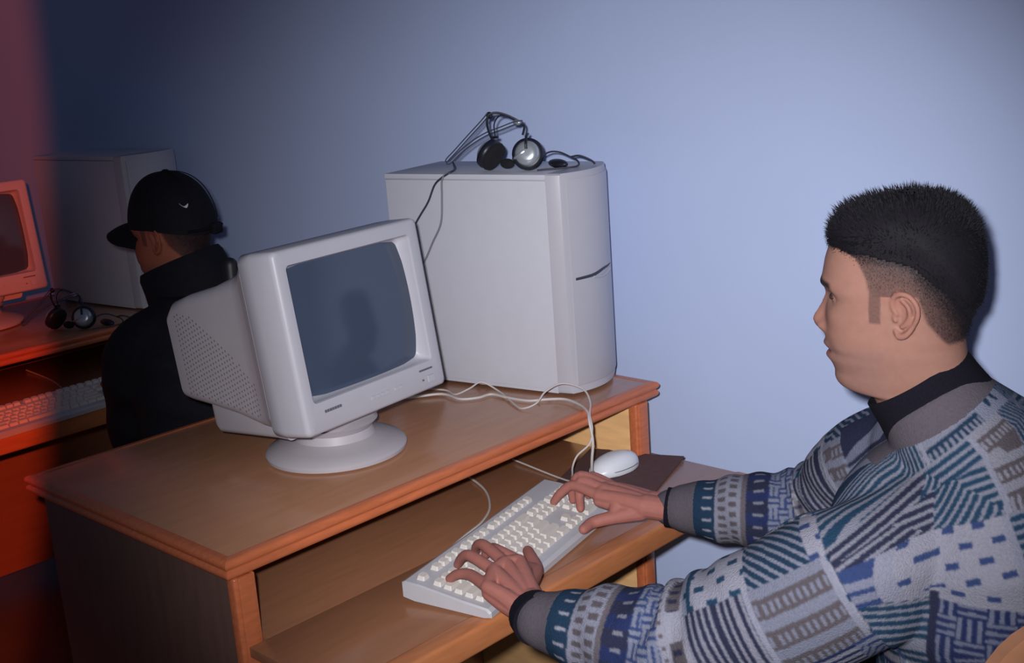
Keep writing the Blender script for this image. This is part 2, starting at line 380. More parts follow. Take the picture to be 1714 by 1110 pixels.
# ------------------------------------------------------------------ keyboard
def make_keyboard(label):
    kb = thing('keyboard', label, 'keyboard', (0, 0, 0)); Lk, Dk = .457, .160
    hz = lambda y: np.interp(y, [-Dk, -.11, -.035, 0], [.017, .022, .034, .036])
    prof = [(0, .010), (0, .034), (-.006, .037), (-.035, .035), (-.110, .0235), (-Dk+.006, .018), (-Dk, .013), (-Dk, .004), (-Dk+.01, .002), (-.02, .006)]
    rings = []
    for x, s in ((0, .0025), (.003, 0), (Lk-.003, 0), (Lk, .0025)):
        rings.append(np.array([(x, y*(1-.0) + (s if y > -.08 else 0) - (s*2 if y > -.08 else -s), z - (s*.8 if z > .012 else -s*.5)) for y, z in prof]))
    V, F = loft(rings); body = mesh_obj('case', V, F, KBODY, kb, 30)
    for x in (.05, Lk-.07): mesh_obj('flip_foot', *bx(x, x+.02, -.03, -.022, 0, .012, .001), KBODY, kb)
    sl = math.atan2(.0115, .075)
    def keymesh(wd, dp=.0155, h=.0085):
        r0 = np.c_[rrect(wd, dp, .0012, 1), np.zeros(8)]; r1 = np.c_[rrect(wd-.004, dp-.0042, .0015, 1, 0, .0008), np.full(8, h)]
        V, F = loft([r0, r1], cap0=False); 
        V[:, 1:] = V[:, 1:] @ np.array([[math.cos(sl), math.sin(sl)], [-math.sin(sl), math.cos(sl)]])
        return V, F
    cache = {}
    def key(x, y, wd):
        wd = round(wd, 4)
        if wd not in cache:
            V, F = keymesh(wd); ob = mesh_obj('key', V, F, KEY, kb, 25); cache[wd] = ob.data
        else:
            ob = bpy.data.objects.new('key', cache[wd]); COL.objects.link(ob); ob.parent = kb
        ob.location = (x, y, float(hz(y))-.0005)
    U = .019; x0 = .014
    rows = [[1]*13+[2], [1.5]+[1]*12+[1.5], [1.75]+[1]*11+[2.25], [2.25]+[1]*10+[2.75], [1.5, 1.25, 1.25, 5.75, 1.25, 1.25, 1.25, 1.5]]
    ys = [-.056 - i*.0188 for i in range(5)]
    for row, y in zip(rows, ys):
        x = x0
        for wd in row: key(x + wd*U/2, y, wd*U - .0016); x += wd*U
    x = x0; 
    for wd, gap in zip([1]*13, [1, 0, 0, 0, .5, 0, 0, 0, .5, 0, 0, 0, 0]):
        key(x + U/2, -.026, U-.0016); x += (1+gap)*U
    xn = x0 + 15.25*U
    for k in range(3): 
        key(xn + (k+.5)*U, -.026, U-.0016)
        for r in (0, 1): key(xn + (k+.5)*U, ys[r], U-.0016)
        key(xn + (k+.5)*U, ys[4], U-.0016)
    key(xn + 1.5*U, ys[3], U-.0016)
    xp = xn + 3.25*U
    for r in range(5):
        for k in range(4):
            if r == 4 and k == 1: continue
            if r == 4 and k == 0: key(xp + U, ys[r], 2*U-.0016); continue
            key(xp + (k+.5)*U, ys[r], U-.0016)
    return kb
kb = make_keyboard('beige grey keyboard under the hands of the man in the patterned sweater')
KA = math.radians(13.3); KP = np.array([.247, -.086, T-.138])
kb.location = KP; kb.rotation_euler = (0, 0, KA)
kb2 = copy_tree(kb); kb2['label'] = 'dim keyboard on the tray of the far desk at the left'
kb2.location = (.235, 1.475, T-.138); kb2.rotation_euler = (0, 0, math.radians(2))
kb['group'] = kb2['group'] = 'keyboards'
V, F = tube(np.array([(.395, -.062, .016), (.402, -.030, .006), (.43, -.006, .003), (.48, .012, .003), (.54, .03, .003), (.60, .07, .003), (.66, .15, .003), (.70, .28, .003), (.71, .42, .003)]), .0022, 6)
Rk = rotz(-KA)
V = (V + [0, 0, T-.138] - KP) @ Rk.T
mesh_obj('cord', V, F, CORD, kb)
V, F = tube([(.245, 0, .02), (.26, .02, .008), (.30, .08, .003), (.34, .22, .003), (.36, .4, .003)], .0022, 6); mesh_obj('cord', V, F, CORD, kb2)
# ------------------------------------------------------------------ mouse, mat, cords
Q = np.array([(1.001, -.077), (.970, -.003), (.951, .001), (.951, .074), (.935, .109), (.755, .046), (.812, -.144)]) - [.89, -.03]
V, F = loft([np.c_[Q, np.full(7, .0003)], np.c_[Q, np.full(7, .0032)]]); mp = mesh_obj('mouse_pad', V, F, PADM, None, 30, loc=(.89, -.03, T-.138)); tag(mp, 'dark brown mouse pad under the white mouse', 'mouse pad')
ms = thing('computer_mouse', 'white two button mouse on the dark mouse pad', 'mouse', (.862, -.013, T-.1348), math.radians(-12))
def mouse_ring(z, s): 
    a = np.arange(32)/32*2*PI; x = np.sign(np.cos(a))*np.abs(np.cos(a))**.85*.056*s; y = np.sin(a)*.031*s*(1-.10*np.cos(a)); return np.stack([x, y, np.full(32, z)], 1)
rings = [mouse_ring(.001, .95), mouse_ring(.004, 1.), mouse_ring(.012, 1.)]
for s_, z in ((.96, .019), (.86, .0265), (.68, .0325), (.45, .0360), (.2, .0375)):
    R = mouse_ring(z, s_); R[:, 2] -= np.maximum(0, -R[:, 0])*.10; R[:, 0] += .004*(1-s_); rings.append(R)
V, F = loft(rings); mesh_obj('shell', V, F, WHITEP, ms, 60)
mesh_obj('button_seam', *tube([(-.050, 0, .0155), (-.036, 0, .0265), (-.018, 0, .0335), (-.008, 0, .0355)], .0008, 6), INK, ms)
mesh_obj('side_seam', *tube([(-.046, -.017, .012), (-.02, -.0305, .011), (.015, -.0315, .012), (.04, -.023, .012)], .0007, 6), INK, ms)
def cord(name, P, r, mt, parent, origin, rz=0):
    V, F = tube(np.array(P), r, 7); V = V + np.array([0, 0, T]); V = (V - np.asarray(origin)) @ rotz(-rz).T
    return mesh_obj(name, V, F, mt, parent)
cord('cord', [(.62, .42, .004), (.68, .36, .004), (.73, .317, .0045), (.726, .262, .004), (.751, .236, .004), (.782, .228, .004), (.782, .183, .004), (.789, .134, .004), (.812, .106, .005), (.828, .073, .006), (.815, .025, .006), (.792, -.013, .005), (.776, -.030, -.006), (.771, -.040, -.042), (.768, -.038, -.075), (.775, -.03, -.105), (.792, -.018, -.118), (.812, -.004, -.122)], .0026, CORD, ms, (.862, -.013, T-.1348), math.radians(-12))
# the thin pale lead that loops in front of the tower
wl = thing('loose_cable', 'thin pale cable looping in front of the tower and over the desk edge', 'cable', (.78, .12, T))
cord('wire', [(.72, .42, .003), (.755, .34, .003), (.745, .295, .003), (.765, .272, .014), (.79, .262, .022), (.80, .225, .006), (.768, .160, .003), (.748, .115, .003), (.765, .092, .012), (.79, .088, .030), (.822, .072, .040), (.838, .035, .030), (.822, .005, .014), (.790, -.020, .002), (.776, -.036, -.020), (.766, -.036, -.045), (.748, -.02, -.066), (.742, -.012, -.088), (.752, .0, -.112), (.77, .03, -.133), (.80, .2, -.134)], .0018, CORD, wl, (.78, .12, T))
# ------------------------------------------------------------------ headphones
def make_headphones(label, cords=True):
    h = thing('headphones', label, 'headphones', (0, 0, 0))   # frame: origin between the cups on the surface, x to the right cup side, built at true size
    def cup(c, ax, nm):
        ax = np.array(ax, float); ax /= np.linalg.norm(ax); u = np.cross(ax, [0, 0, 1.]); u /= np.linalg.norm(u); v = np.cross(u, ax)
        Rm = np.stack([u, v, ax], 1)
        prof = [(.006, .020), (.012, .0198), (.018, .0182), (.0225, .0145), (.0245, .010)]
        V, F = lathe(list(reversed(prof)), 28); e = mesh_obj('ear_cup', V @ Rm.T + c, F, SILVER, h, 60)
        V, F = lathe([(.022, -.008), (.029, -.006), (.0315, .0), (.0305, .008), (.0245, .0115), (.018, .009)], 28); mesh_obj('housing', V @ Rm.T + c, F, BLACKP, h, 60)
        V, F = lathe([(.008, -.017), (.020, -.019), (.028, -.016), (.0305, -.009), (.027, -.003), (.015, -.002)], 28); mesh_obj('ear_pad', V @ Rm.T + c, F, FOAM, h, 70)
        a = np.array([(0, .006, .0215), (0, .016, .0235), (0, .027, .019), (0, .036, .008), (0, .040, -.002)]) if nm == 0 else np.array([(0, .03, .012), (0, .036, .004), (0, .040, -.002)])
        V, F = tube(a, .0028, 6); mesh_obj('yoke', V @ Rm.T + c, F, BLACKP, h)
    O = np.array([.885, .23, .437])
    P = lambda *pts: np.array(pts) - O
    cup(P((.890, .186, .4695))[0], (-.80, -.52, .30), 0)
    cup(P((.872, .272, .470))[0], (-.15, .90, .55), 1)
    # twin wire headband, a U whose bow rests over the back of the tower
    def wire(dz, dn):
        return P((.898, .200, .528), (.888, .215, .526), (.874, .240, .517), (.868, .270, .508), (.862, .305, .492), (.855, .340, .470), (.846, .358, .4535), (.842, .366, .452), (.846, .366, .458), (.852, .348, .474), (.860, .315, .503), (.868, .285, .529), (.872, .268, .545)) + np.array([dn, dn*.6, dz])
    for k, (dz, dn) in enumerate(((.0, .0), (.006, -.006))):
        V, F = tube(wire(dz, dn), .0014, 6); mesh_obj('headband_wire', V, F, STEEL, h)
    mesh_obj('slider', *ellipsoid(P((.894, .213, .530))[0], (.006, .010, .006)), SILVER, h)
    mesh_obj('slider', *ellipsoid(P((.872, .266, .546))[0], (.005, .008, .007)), BLACKP, h)
    V, F = tube(P((.900, .206, .505), (.905, .205, .520), (.902, .208, .529), (.894, .218, .536), (.884, .231, .545), (.870, .245, .551), (.860, .256, .547), (.858, .260, .532), (.864, .262, .513), (.872, .262, .497)), .0024, 6); mesh_obj('bridge_cord', V, F, BLACKP, h)
    V, F = tube(P((.870, .252, .505), (.868, .250, .530), (.876, .240, .545), (.890, .224, .541), (.900, .210, .530)), .0015, 6); mesh_obj('bridge_cord', V, F, BLACKP, h)
    # microphone arm at the silver cup
    V, F = tube(P((.872, .178, .478), (.866, .186, .472), (.866, .196, .466), (.873, .21, .461)), .0035, 7); mesh_obj('microphone_arm', V, F, SILVER, h)
    mesh_obj('microphone', *ellipsoid(P((.868, .222, .453))[0], (.009, .018, .010)), FOAM, h)
    # lead with its in-line control lying to the right
    V, F = tube(P((.905, .170, .462), (.925, .160, .470), (.945, .152, .467), (.962, .140, .456), (.966, .128, .450), (.960, .118, .442), (.945, .118, .4395), (.92, .135, .4395), (.90, .15, .4395), (.885, .16, .4395)), .0018, 6); mesh_obj('cord', V, F, CORDK, h)
    mesh_obj('volume_control', *ellipsoid(P((.935, .150, .4465))[0], (.012, .032, .009), R=rotz(-.3)), BLACKP, h)
    V, F = tube(P((.962, .140, .456), (.968, .122, .458), (.982, .106, .448), (.985, .098, .441)), .0022, 6); mesh_obj('cord', V, F, CORDK, h)
    if cords:
        V, F = tube(P((.846, .352, .455), (.830, .330, .445), (.806, .321, .441), (.7985, .340, .430), (.796, .359, .415), (.793, .378, .382), (.788, .400, .354), (.784, .416, .332), (.78, .435, .30)), .002, 6); mesh_obj('cord', V, F, CORDK, h)
        V, F = tube(P((.85, .355, .452), (.825, .330, .442), (.803, .330, .4385), (.798, .338, .425), (.798, .342, .39), (.797, .350, .340), (.793, .376, .298), (.789, .398, .262), (.78, .43, .22)), .0019, 6); mesh_obj('cord', V, F, CORDG, h)
    h.location = O + [0, 0, T]
    return h
hp = make_headphones('black and silver headphones lying on top of the front beige tower')
hp2 = make_headphones('headphones with a silver ear cup lying on the far desk', False)
hp2.location = (.63, 1.67, T); hp2.rotation_euler = (0, 0, math.radians(18))
hp['group'] = hp2['group'] = 'headphones'
# ------------------------------------------------------------------ chairs
def make_chair(name, label, mt, loc, rz, backh=.88, post=None):
    c = thing(name, label, 'chair', loc, rz)      # sitter faces +y
    mesh_obj('seat', *bx(-.21, .21, -.20, .21, .425, .45, .012, 3), mt, c)
    for sx in (-1, 1):
        mesh_obj('leg', *limb([(sx*.18, .18, .43), (sx*.19, .19, .012)], [.016, .012]), mt, c)
        mesh_obj('leg', *limb([(sx*.185, -.205, post or backh-.09), (sx*.19, -.18, .45), (sx*.19, -.20, .012)], [.016, .018, .013]), mt, c)
    P = rrect(.42, .28, .09, 8); y = lambda x: -.205-.02*np.cos(x/.2*PI/2)
    V, F = loft([np.stack([P[:, 0], y(P[:, 0])-.009, P[:, 1]+backh-.13], 1), np.stack([P[:, 0], y(P[:, 0])+.009, P[:, 1]+backh-.13], 1)])
    mesh_obj('backrest', V, F, mt, c, 40)
    for yy in (-.19, .185): mesh_obj('stretcher', *limb([(-.18, yy, .22), (.18, yy, .22)], [.009, .009]), mt, c)
    return c
make_chair('wooden_chair', 'wooden chair under the man in the patterned sweater', CHAIRW, (.62, -1.03, 0), math.radians(8), .84)
CHZ = .985; CH2 = np.array([.178, -1.015, 0]) - rotz(math.radians(133.3)) @ np.array([.2, -.22, 0])
make_chair('wooden_chair', 'tan wooden chair whose back corner shows at the bottom right', CHAIRW, tuple(CH2), math.radians(133.3), CHZ)
make_chair('black_chair', 'black chair holding up the back of the person in the black cap', CHAIRB, (.679, .86, 0), 0, .96, T+.286)
# ------------------------------------------------------------------ people
YAW1 = math.radians(112)
def head_mesh():
    """(forward, left, up), origin at the ear canals' midpoint"""
    zf = np.array([[.1115, -.013], [.1085, .016], [.103, .036], [.095, .052], [.085, .065], [.075, .0735], [.058, .0825], [.04, .088], [.025, .0905], [.012, .0925], [.004, .0925], [-.0084, .0865], [-.02, .0865], [-.035, .0875], [-.05, .0878], [-.0565, .0885], [-.066, .0885], [-.075, .0885], [-.0815, .0842], [-.092, .0850], [-.1, .0805], [-.1096, .0765], [-.117, .0772], [-.1238, .0755], [-.131, .070], [-.136, .060], [-.1395, .040], [-.1425, .030], [-.155, .024], [-.20, .003], [-.25, -.025]])
    zb = np.array([[.1115, -.013], [.1085, -.044], [.103, -.058], [.095, -.0705], [.085, -.080], [.075, -.0865], [.061, -.0925], [.045, -.0955], [.031, -.0965], [.01, -.096], [-.01, -.0935], [-.03, -.0895], [-.05, -.086], [-.07, -.0845], [-.09, -.0875], [-.12, -.0985], [-.16, -.116], [-.20, -.135], [-.25, -.160]])
    zw = np.array([[.1115, 0.], [.1085, .030], [.103, .044], [.095, .054], [.085, .0615], [.075, .0665], [.061, .0715], [.031, .0755], [.0, .0755], [-.02, .073], [-.04, .070], [-.06, .0675], [-.08, .0635], [-.10, .0575], [-.118, .0525], [-.132, .0475], [-.145, .0485], [-.16, .0525], [-.20, .060], [-.25, .070]])
    zs = np.unique(np.concatenate([np.linspace(.1112, .09, 14), np.linspace(.09, .03, 26), np.linspace(.03, -.15, 110), np.linspace(-.15, -.25, 30)]))[::-1]
    it = lambda A: np.interp(-zs, -A[:, 0], A[:, 1])
    sm = lambda y: np.convolve(np.pad(y, 2, mode='edge'), [.1, .2, .4, .2, .1], 'valid')
    ff, fb, ww = sm(it(zf)), sm(it(zb)), sm(it(zw)); N = 128; a = np.arange(N)/N*2*PI; rings = []
    for z, f1, b1, w in zip(zs, ff, fb, ww):
        fc = np.interp(z, [-.25, -.16, -.12, -.07, 0, .08, .111], [(f1+b1)/2, (f1+b1)/2, -.028, -.012, -.012, -.012, -.013])
        ef = np.interp(z, [-.145, -.13, -.10, -.03, .06, .11], [1.0, .96, .92, .84, .84, 1.])   # squarer brow, rounder jaw
        c = np.cos(a); s = np.sin(a); fr = c >= 0
        f = np.where(fr, fc + (f1-fc)*np.abs(c)**ef, fc - (fc-b1)*np.abs(c)**.95); l = w*np.sign(s)*np.abs(s)**np.where(fr, ef, .92)
        # nose, lips, sockets, brows, chin
        front = np.where(fr, np.clip((f-.02)/.05, 0, 1), 0); al = np.abs(l)
        nb = np.interp(z, [-.0625, -.059, -.055, -.050, -.044, -.040, -.032, -.02, -.0084, .002], [0, .004, .0105, .0155, .0178, .0172, .0125, .0065, .002, 0])
        sg = np.interp(z, [-.06, -.05, -.042, -.03, -.01], [.010, .0105, .0095, .0070, .0062])
        d = nb*np.exp(-(l/sg)**2)
        d = d + .0075*np.exp(-((al-.0135)/.0055)**2 - ((z+.0505)/.0065)**2)                          # wings
        d = d + .0035*np.exp(-(l/.017)**2)*np.exp(-((z+.0745)/.0042)**2) - .0030*np.exp(-(l/.021)**2)*np.exp(-((z+.0822)/.0020)**2) + .0038*np.exp(-(l/.016)**2)*np.exp(-((z+.0905)/.0046)**2)
        d = d - .0105*np.exp(-((al-.031)/.0145)**2 - ((z+.006)/.0105)**2)                             # sockets
        d = d - .0020*np.exp(-((al-.012)/.008)**2 - ((z+.008)/.010)**2)
        d = d + .0030*np.exp(-((al-.026)/.018)**2 - ((z-.0105)/.0065)**2)                             # brow ridge
        d = d + .0025*np.exp(-((al-.045)/.014)**2 - ((z+.034)/.014)**2)                               # cheekbone
        d = d - .0020*np.exp(-((al-.030)/.010)**2 - ((z+.075)/.012)**2)
        rings.append(np.stack([f + d*front, l, np.full(N, z)], 1))
    V, F = loft(rings); mb = MB().add(V, F)
    for sg in (-1, 1):   # lids bulge over the eyeball, ears
        mb.add(*ellipsoid((.0655, sg*.031, -.0055), (.0128, .0145, .0115)))
        def E(a, b, o): return np.array([-.000-a*1.0+b*.10, sg*(.0695+.40*a+o), b])
        hx = [E(.004, -.018, .003), E(.000, -.008, .004), E(.003, .003, .005), E(.012, .0085, .006), E(.023, .005, .005), E(.0295, -.006, .004), E(.0285, -.020, .003), E(.021, -.034, .002), E(.012, -.044, .003), E(.004, -.046, .003), E(.001, -.040, .002)]
        mb.add(*limb(hx, [.0030, .0034, .0036, .0037, .0037, .0036, .0034, .0034, .0045, .0046, .003], 8, 4))
        mb.add(*limb([E(.012, .0, .002), E(.019, -.008, .003), E(.0195, -.02, .002), E(.013, -.031, .002), E(.008, -.034, .002)], [.0028, .003, .003, .003, .0025], 8, 4))
        mb.add(*limb([E(.001, -.020, .002), E(.002, -.026, .003)], [.0035, .0032], 8, 3))
        c = E(.014, -.019, -.004); ax = np.array([-1, sg*.40, 0.]); ax /= np.linalg.norm(ax); nrm = np.array([.40*1., sg*1., 0]); nrm /= np.linalg.norm(nrm)
        mb.add(*ellipsoid(c, (.0145, .027, .0045), R=np.stack([ax, np.array([.1, 0, 1.]), nrm], 1)))
        mb.add(*ellipsoid(E(.009, -.02, -.008), (.013, .008, .02)))
    return mb.arrays()
def hair_amount(f, l, z):
    """0 bare skin .. 1 full hair, from the place on the head"""
    al = np.abs(l)
    above = np.interp(z, [.004, .012, .025, .04, .050, .058, .064], [.025, .028, .031, .038, .045, .066, .2])
    m = sstep(-.003, .003, above - f)*(z > .004)
    behind = np.interp(z, [-.064, -.055, -.03, 0, .006], [-.066, -.058, -.040, -.030, -.026])
    m = np.maximum(m, sstep(-.003, .004, behind - f)*(z > -.066)*sstep(-.066, -.058, z)*(z <= .006))
    sb = sstep(-.0335, -.0305, z)*(z < .01)*sstep(.0125, .0145, f)*sstep(.0285, .0265, f)*(al > .055)
    m = np.maximum(m, sb*.85)
    zt = np.interp(f, [-.10, -.085, -.06, -.02, .03, .09], [-.055, -.036, .004, .040, .052, .0565])
    dens = .64 + .12*sstep(-.02, -.07, f) + .34*np.exp(-np.clip(zt - z, 0, 1)/np.interp(f, [-.08, -.02, .03], [.030, .016, .012]))
    return np.clip(m*np.clip(dens, 0, 1), 0, 1)
SKC = np.array(srgb(146, 107, 95)); SKH = np.array(srgb(156, 100, 91)); HRC = np.array(srgb(30, 28, 34))
def finger_set(ch, r0=.0091):
    mb = MB()
    for P in ch[:4]:
        n = len(P); mb.add(*limb(P, list(np.linspace(r0*.80, r0*1.08, n)), 12, 5))
        mb.add(*ellipsoid(P[2], (r0*1.04,)*3, 10, 6))
    return mb
def hand(ch, thumb, wrist, fore, ws=.024):
    mb = finger_set(ch); mc = [np.array(c[-1]) for c in ch]; wrist = np.array(wrist); fore = np.array(fore)
    up = np.array([0, 0, 1.]); side = mc[0]-mc[3]; side /= np.linalg.norm(side)
    for k, m_ in enumerate(mc):
        w0 = wrist + side*(1.0-k*2/3)*.016 + up*.002
        mb.add(*limb([m_, (m_+w0)/2 + up*.002, w0], [.0112, .0128, .016], 12, 5))
        mb.add(*limb([m_ - up*.010, (m_+w0)/2 - up*.010, w0 - up*.004], [.0105, .013, .016], 12, 5))
    for k in range(3): mb.add(*limb([mc[k], mc[k+1]], [.0112, .0108], 12, 4))
    mb.add(*limb(thumb, [.0088, .0105, .0120, .0165], 12, 5))
    mb.add(*limb([thumb[-2], (np.array(thumb[-1])+mc[0])/2, wrist+side*.012], [.011, .0145, .017], 12, 5))
    mb.add(*limb([wrist + side*.010, fore + side*.012], [.0205, .0205], 14, 5)); mb.add(*limb([wrist - side*.010, fore - side*.012], [.0205, .0205], 14, 5))
    return mb
Tz = np.array([0, 0, T])
def make_person(label, C, yaw, shL, shR, elL, elR, wrL, wrR, fcL, fcR, thL, thR, cuffL, cuffR, neckbase, hip, voxel, hair=True, skin=SKC):
    base = np.array([hip[0], hip[1], 0.])
    Rh = np.stack([[math.cos(yaw), math.sin(yaw), 0], [-math.sin(yaw), math.cos(yaw), 0], [0, 0, 1]], 1)
    hv, hf = head_mesh(); mb = MB().add(hv @ Rh.T + C, hf)
    mb.V.append(np.zeros((0, 3)))
    hl = hand(fcL, thL, wrL, cuffL); hr = hand(fcR, thR, wrR, cuffR)
    for q in (hl, hr):
        V, F = q.arrays(); mb.add(V, F)
    nb, hp_ = np.array(neckbase), np.array(hip); nk = C + Rh @ np.array([-.03, 0, -.16])
    mb.add(*limb([nk, nb + [0, 0, -.05], (nb+hp_)/2, hp_ + [0, 0, .06]], [.05, .075, .10, .11], 16))
    for s_, e_, c_ in ((shL, elL, cuffL), (shR, elR, cuffR)):
        mb.add(*limb([nb + [0, 0, -.08], s_, (np.array(s_)+e_)/2, e_, np.array(c_)*.6+np.array(e_)*.4, c_], [.05, .04, .036, .033, .032, .027], 14))
    V, F = mb.arrays(); V, F = remesh(V + Tz, F, voxel, 2, .45)
    Lc = (V - Tz - C) @ Rh; f, l, z = Lc.T; al = np.abs(l)
    ishead = (np.linalg.norm(Lc - [-.01, 0, -.04], axis=1) < .20) & (z > -.2)
    col = np.tile(skin, (len(V), 1)); col[~ishead] = SKH if skin is SKC else skin
    nz = .5+.5*np.sin(V[:, 0]*310+3*np.sin(V[:, 1]*270))*np.sin(V[:, 2]*290+2*np.sin(V[:, 0]*190))
    red = np.exp(-((f-.1)/.02)**2 - ((z+.045)/.018)**2) * .5 + .55*(al > .074)*(z > -.06)*(z < .02)
    col = col*(1 - red[:, None]*ishead[:, None]*np.array([0, .16, .16]))
    sh = ishead*sstep(-.055, -.085, z)*sstep(-.01, .03, f)*.16*(1-sstep(-.135, -.16, z)) + ishead*np.exp(-((z+.069)/.006)**2)*sstep(.07, .08, f)*.16   # beard shadow
    col = col*(1-sh[:, None]) + np.array([.10, .09, .10])*sh[:, None]
    lip = ishead*(f > .075)*(al < .024)*np.exp(-((z+.0825)/.0085)**4); lip = lip*sstep(.024, .016, al)
    col = col*(1-lip[:, None]*.75) + np.array(srgb(140, 78, 80))*lip[:, None]*.75
    mouth = ishead*(f > .07)*(al < .021)*np.exp(-((z+.0822)/.0017)**2); col = col*(1-.65*mouth[:, None])
    bl = np.interp(al, [.008, .022, .044], [.009, .0135, .0095]); brow = ishead*(f > .055)*np.exp(-((z-bl)/.0047)**4)*sstep(.006, .011, al)*sstep(.050, .043, al)
    hm = hair_amount(f, l, z)*ishead*(al < .0775) if hair else np.zeros(len(V))
    hm = np.clip(hm*(.90+.20*rng.random(len(V))), 0, 1)*.96
    k = np.maximum(brow*.97, hm)[:, None]; col = col*(1-k) + HRC*k
    nos = ishead*np.exp(-((al-.0085)/.0042)**2 - ((z+.0575)/.003)**2)*sstep(.086, .092, f); col = col*(1-.55*nos[:, None])
    lash = ishead*(f > .055)*np.exp(-((z+.0015-.12*(al-.031)*0)/.0016)**2)*np.exp(-((al-.031)/.012)**4); col = col*(1-.8*lash[:, None])
    p = mesh_obj('person', V - base, F, SKIN, None, 180, col, base); tag(p, label, 'person')
    for sg in (-1, 1):
        ev, ef = ellipsoid((.0742, sg*.0312, -.0060), (.0058, .0112, .0046), 24, 16); q = np.hypot(ev[:, 1]-sg*.030, ev[:, 2]+.0055)
        ec = np.where(q[:, None] < .0046, np.array(srgb(24, 16, 14)), np.array(srgb(58, 42, 40)))
        mesh_obj('eye', ev @ Rh.T + C + Tz - base, ef, EYEW, p, 180, ec)
    return p, Rh, base
# ---- man in the patterned sweater
C1 = np.array([.572, -.735, .359])
F1, L1 = np.array([-.174, .985, 0]), np.array([-.985, -.174, 0])      # torso forward, torso left
N1 = np.array([.603, -.812, .165]); H1 = np.array([.645, -1.03, -.30])
sL, sR = np.array([.430, -.765, .028]), np.array([.765, -.70, .078])
eL, eR = np.array([.335, -.555, -.100]), np.array([.785, -.50, -.072])
wL, wR = np.array([.298, -.305, -.098]), np.array([.668, -.245, -.084])
cL, cR = np.array([.268, -.352, -.094]), np.array([.684, -.280, -.087])
fL = [[(.383, -.136, -.097), (.380, -.154, -.080), (.367, -.180, -.070), (.362, -.232, -.074)],
      [(.380, -.116, -.097), (.371, -.132, -.077), (.361, -.159, -.066), (.343, -.220, -.072)],
      [(.334, -.124, -.097), (.329, -.141, -.079), (.323, -.167, -.067), (.315, -.224, -.073)],
      [(.294, -.147, -.099), (.295, -.167, -.086), (.294, -.195, -.080), (.279, -.246, -.079)]]
tL = [(.436, -.179, -.098), (.418, -.203, -.098), (.393, -.235, -.100), (.345, -.262, -.096)]
fR = [[(.615, -.077, -.099), (.618, -.091, -.081), (.627, -.115, -.064), (.630, -.168, -.072)],
      [(.618, -.135, -.099), (.630, -.124, -.082), (.636, -.126, -.056), (.645, -.166, -.066)],
      [(.640, -.099, -.099), (.637, -.102, -.075), (.642, -.120, -.050), (.662, -.166, -.067)],
      [(.672, -.108, -.099), (.671, -.108, -.080), (.669, -.122, -.060), (.679, -.168, -.075)]]
tR = [(.572, -.180, -.110), (.598, -.180, -.107), (.623, -.206, -.100), (.652, -.240, -.092)]
man, Rh1, B1 = make_person('man with short spiky black hair and patterned grey blue sweater typing', C1, YAW1, sL, sR, eL, eR, wL, wR, fL, fR, tL, tR, cL, cR, N1, H1, .0019)
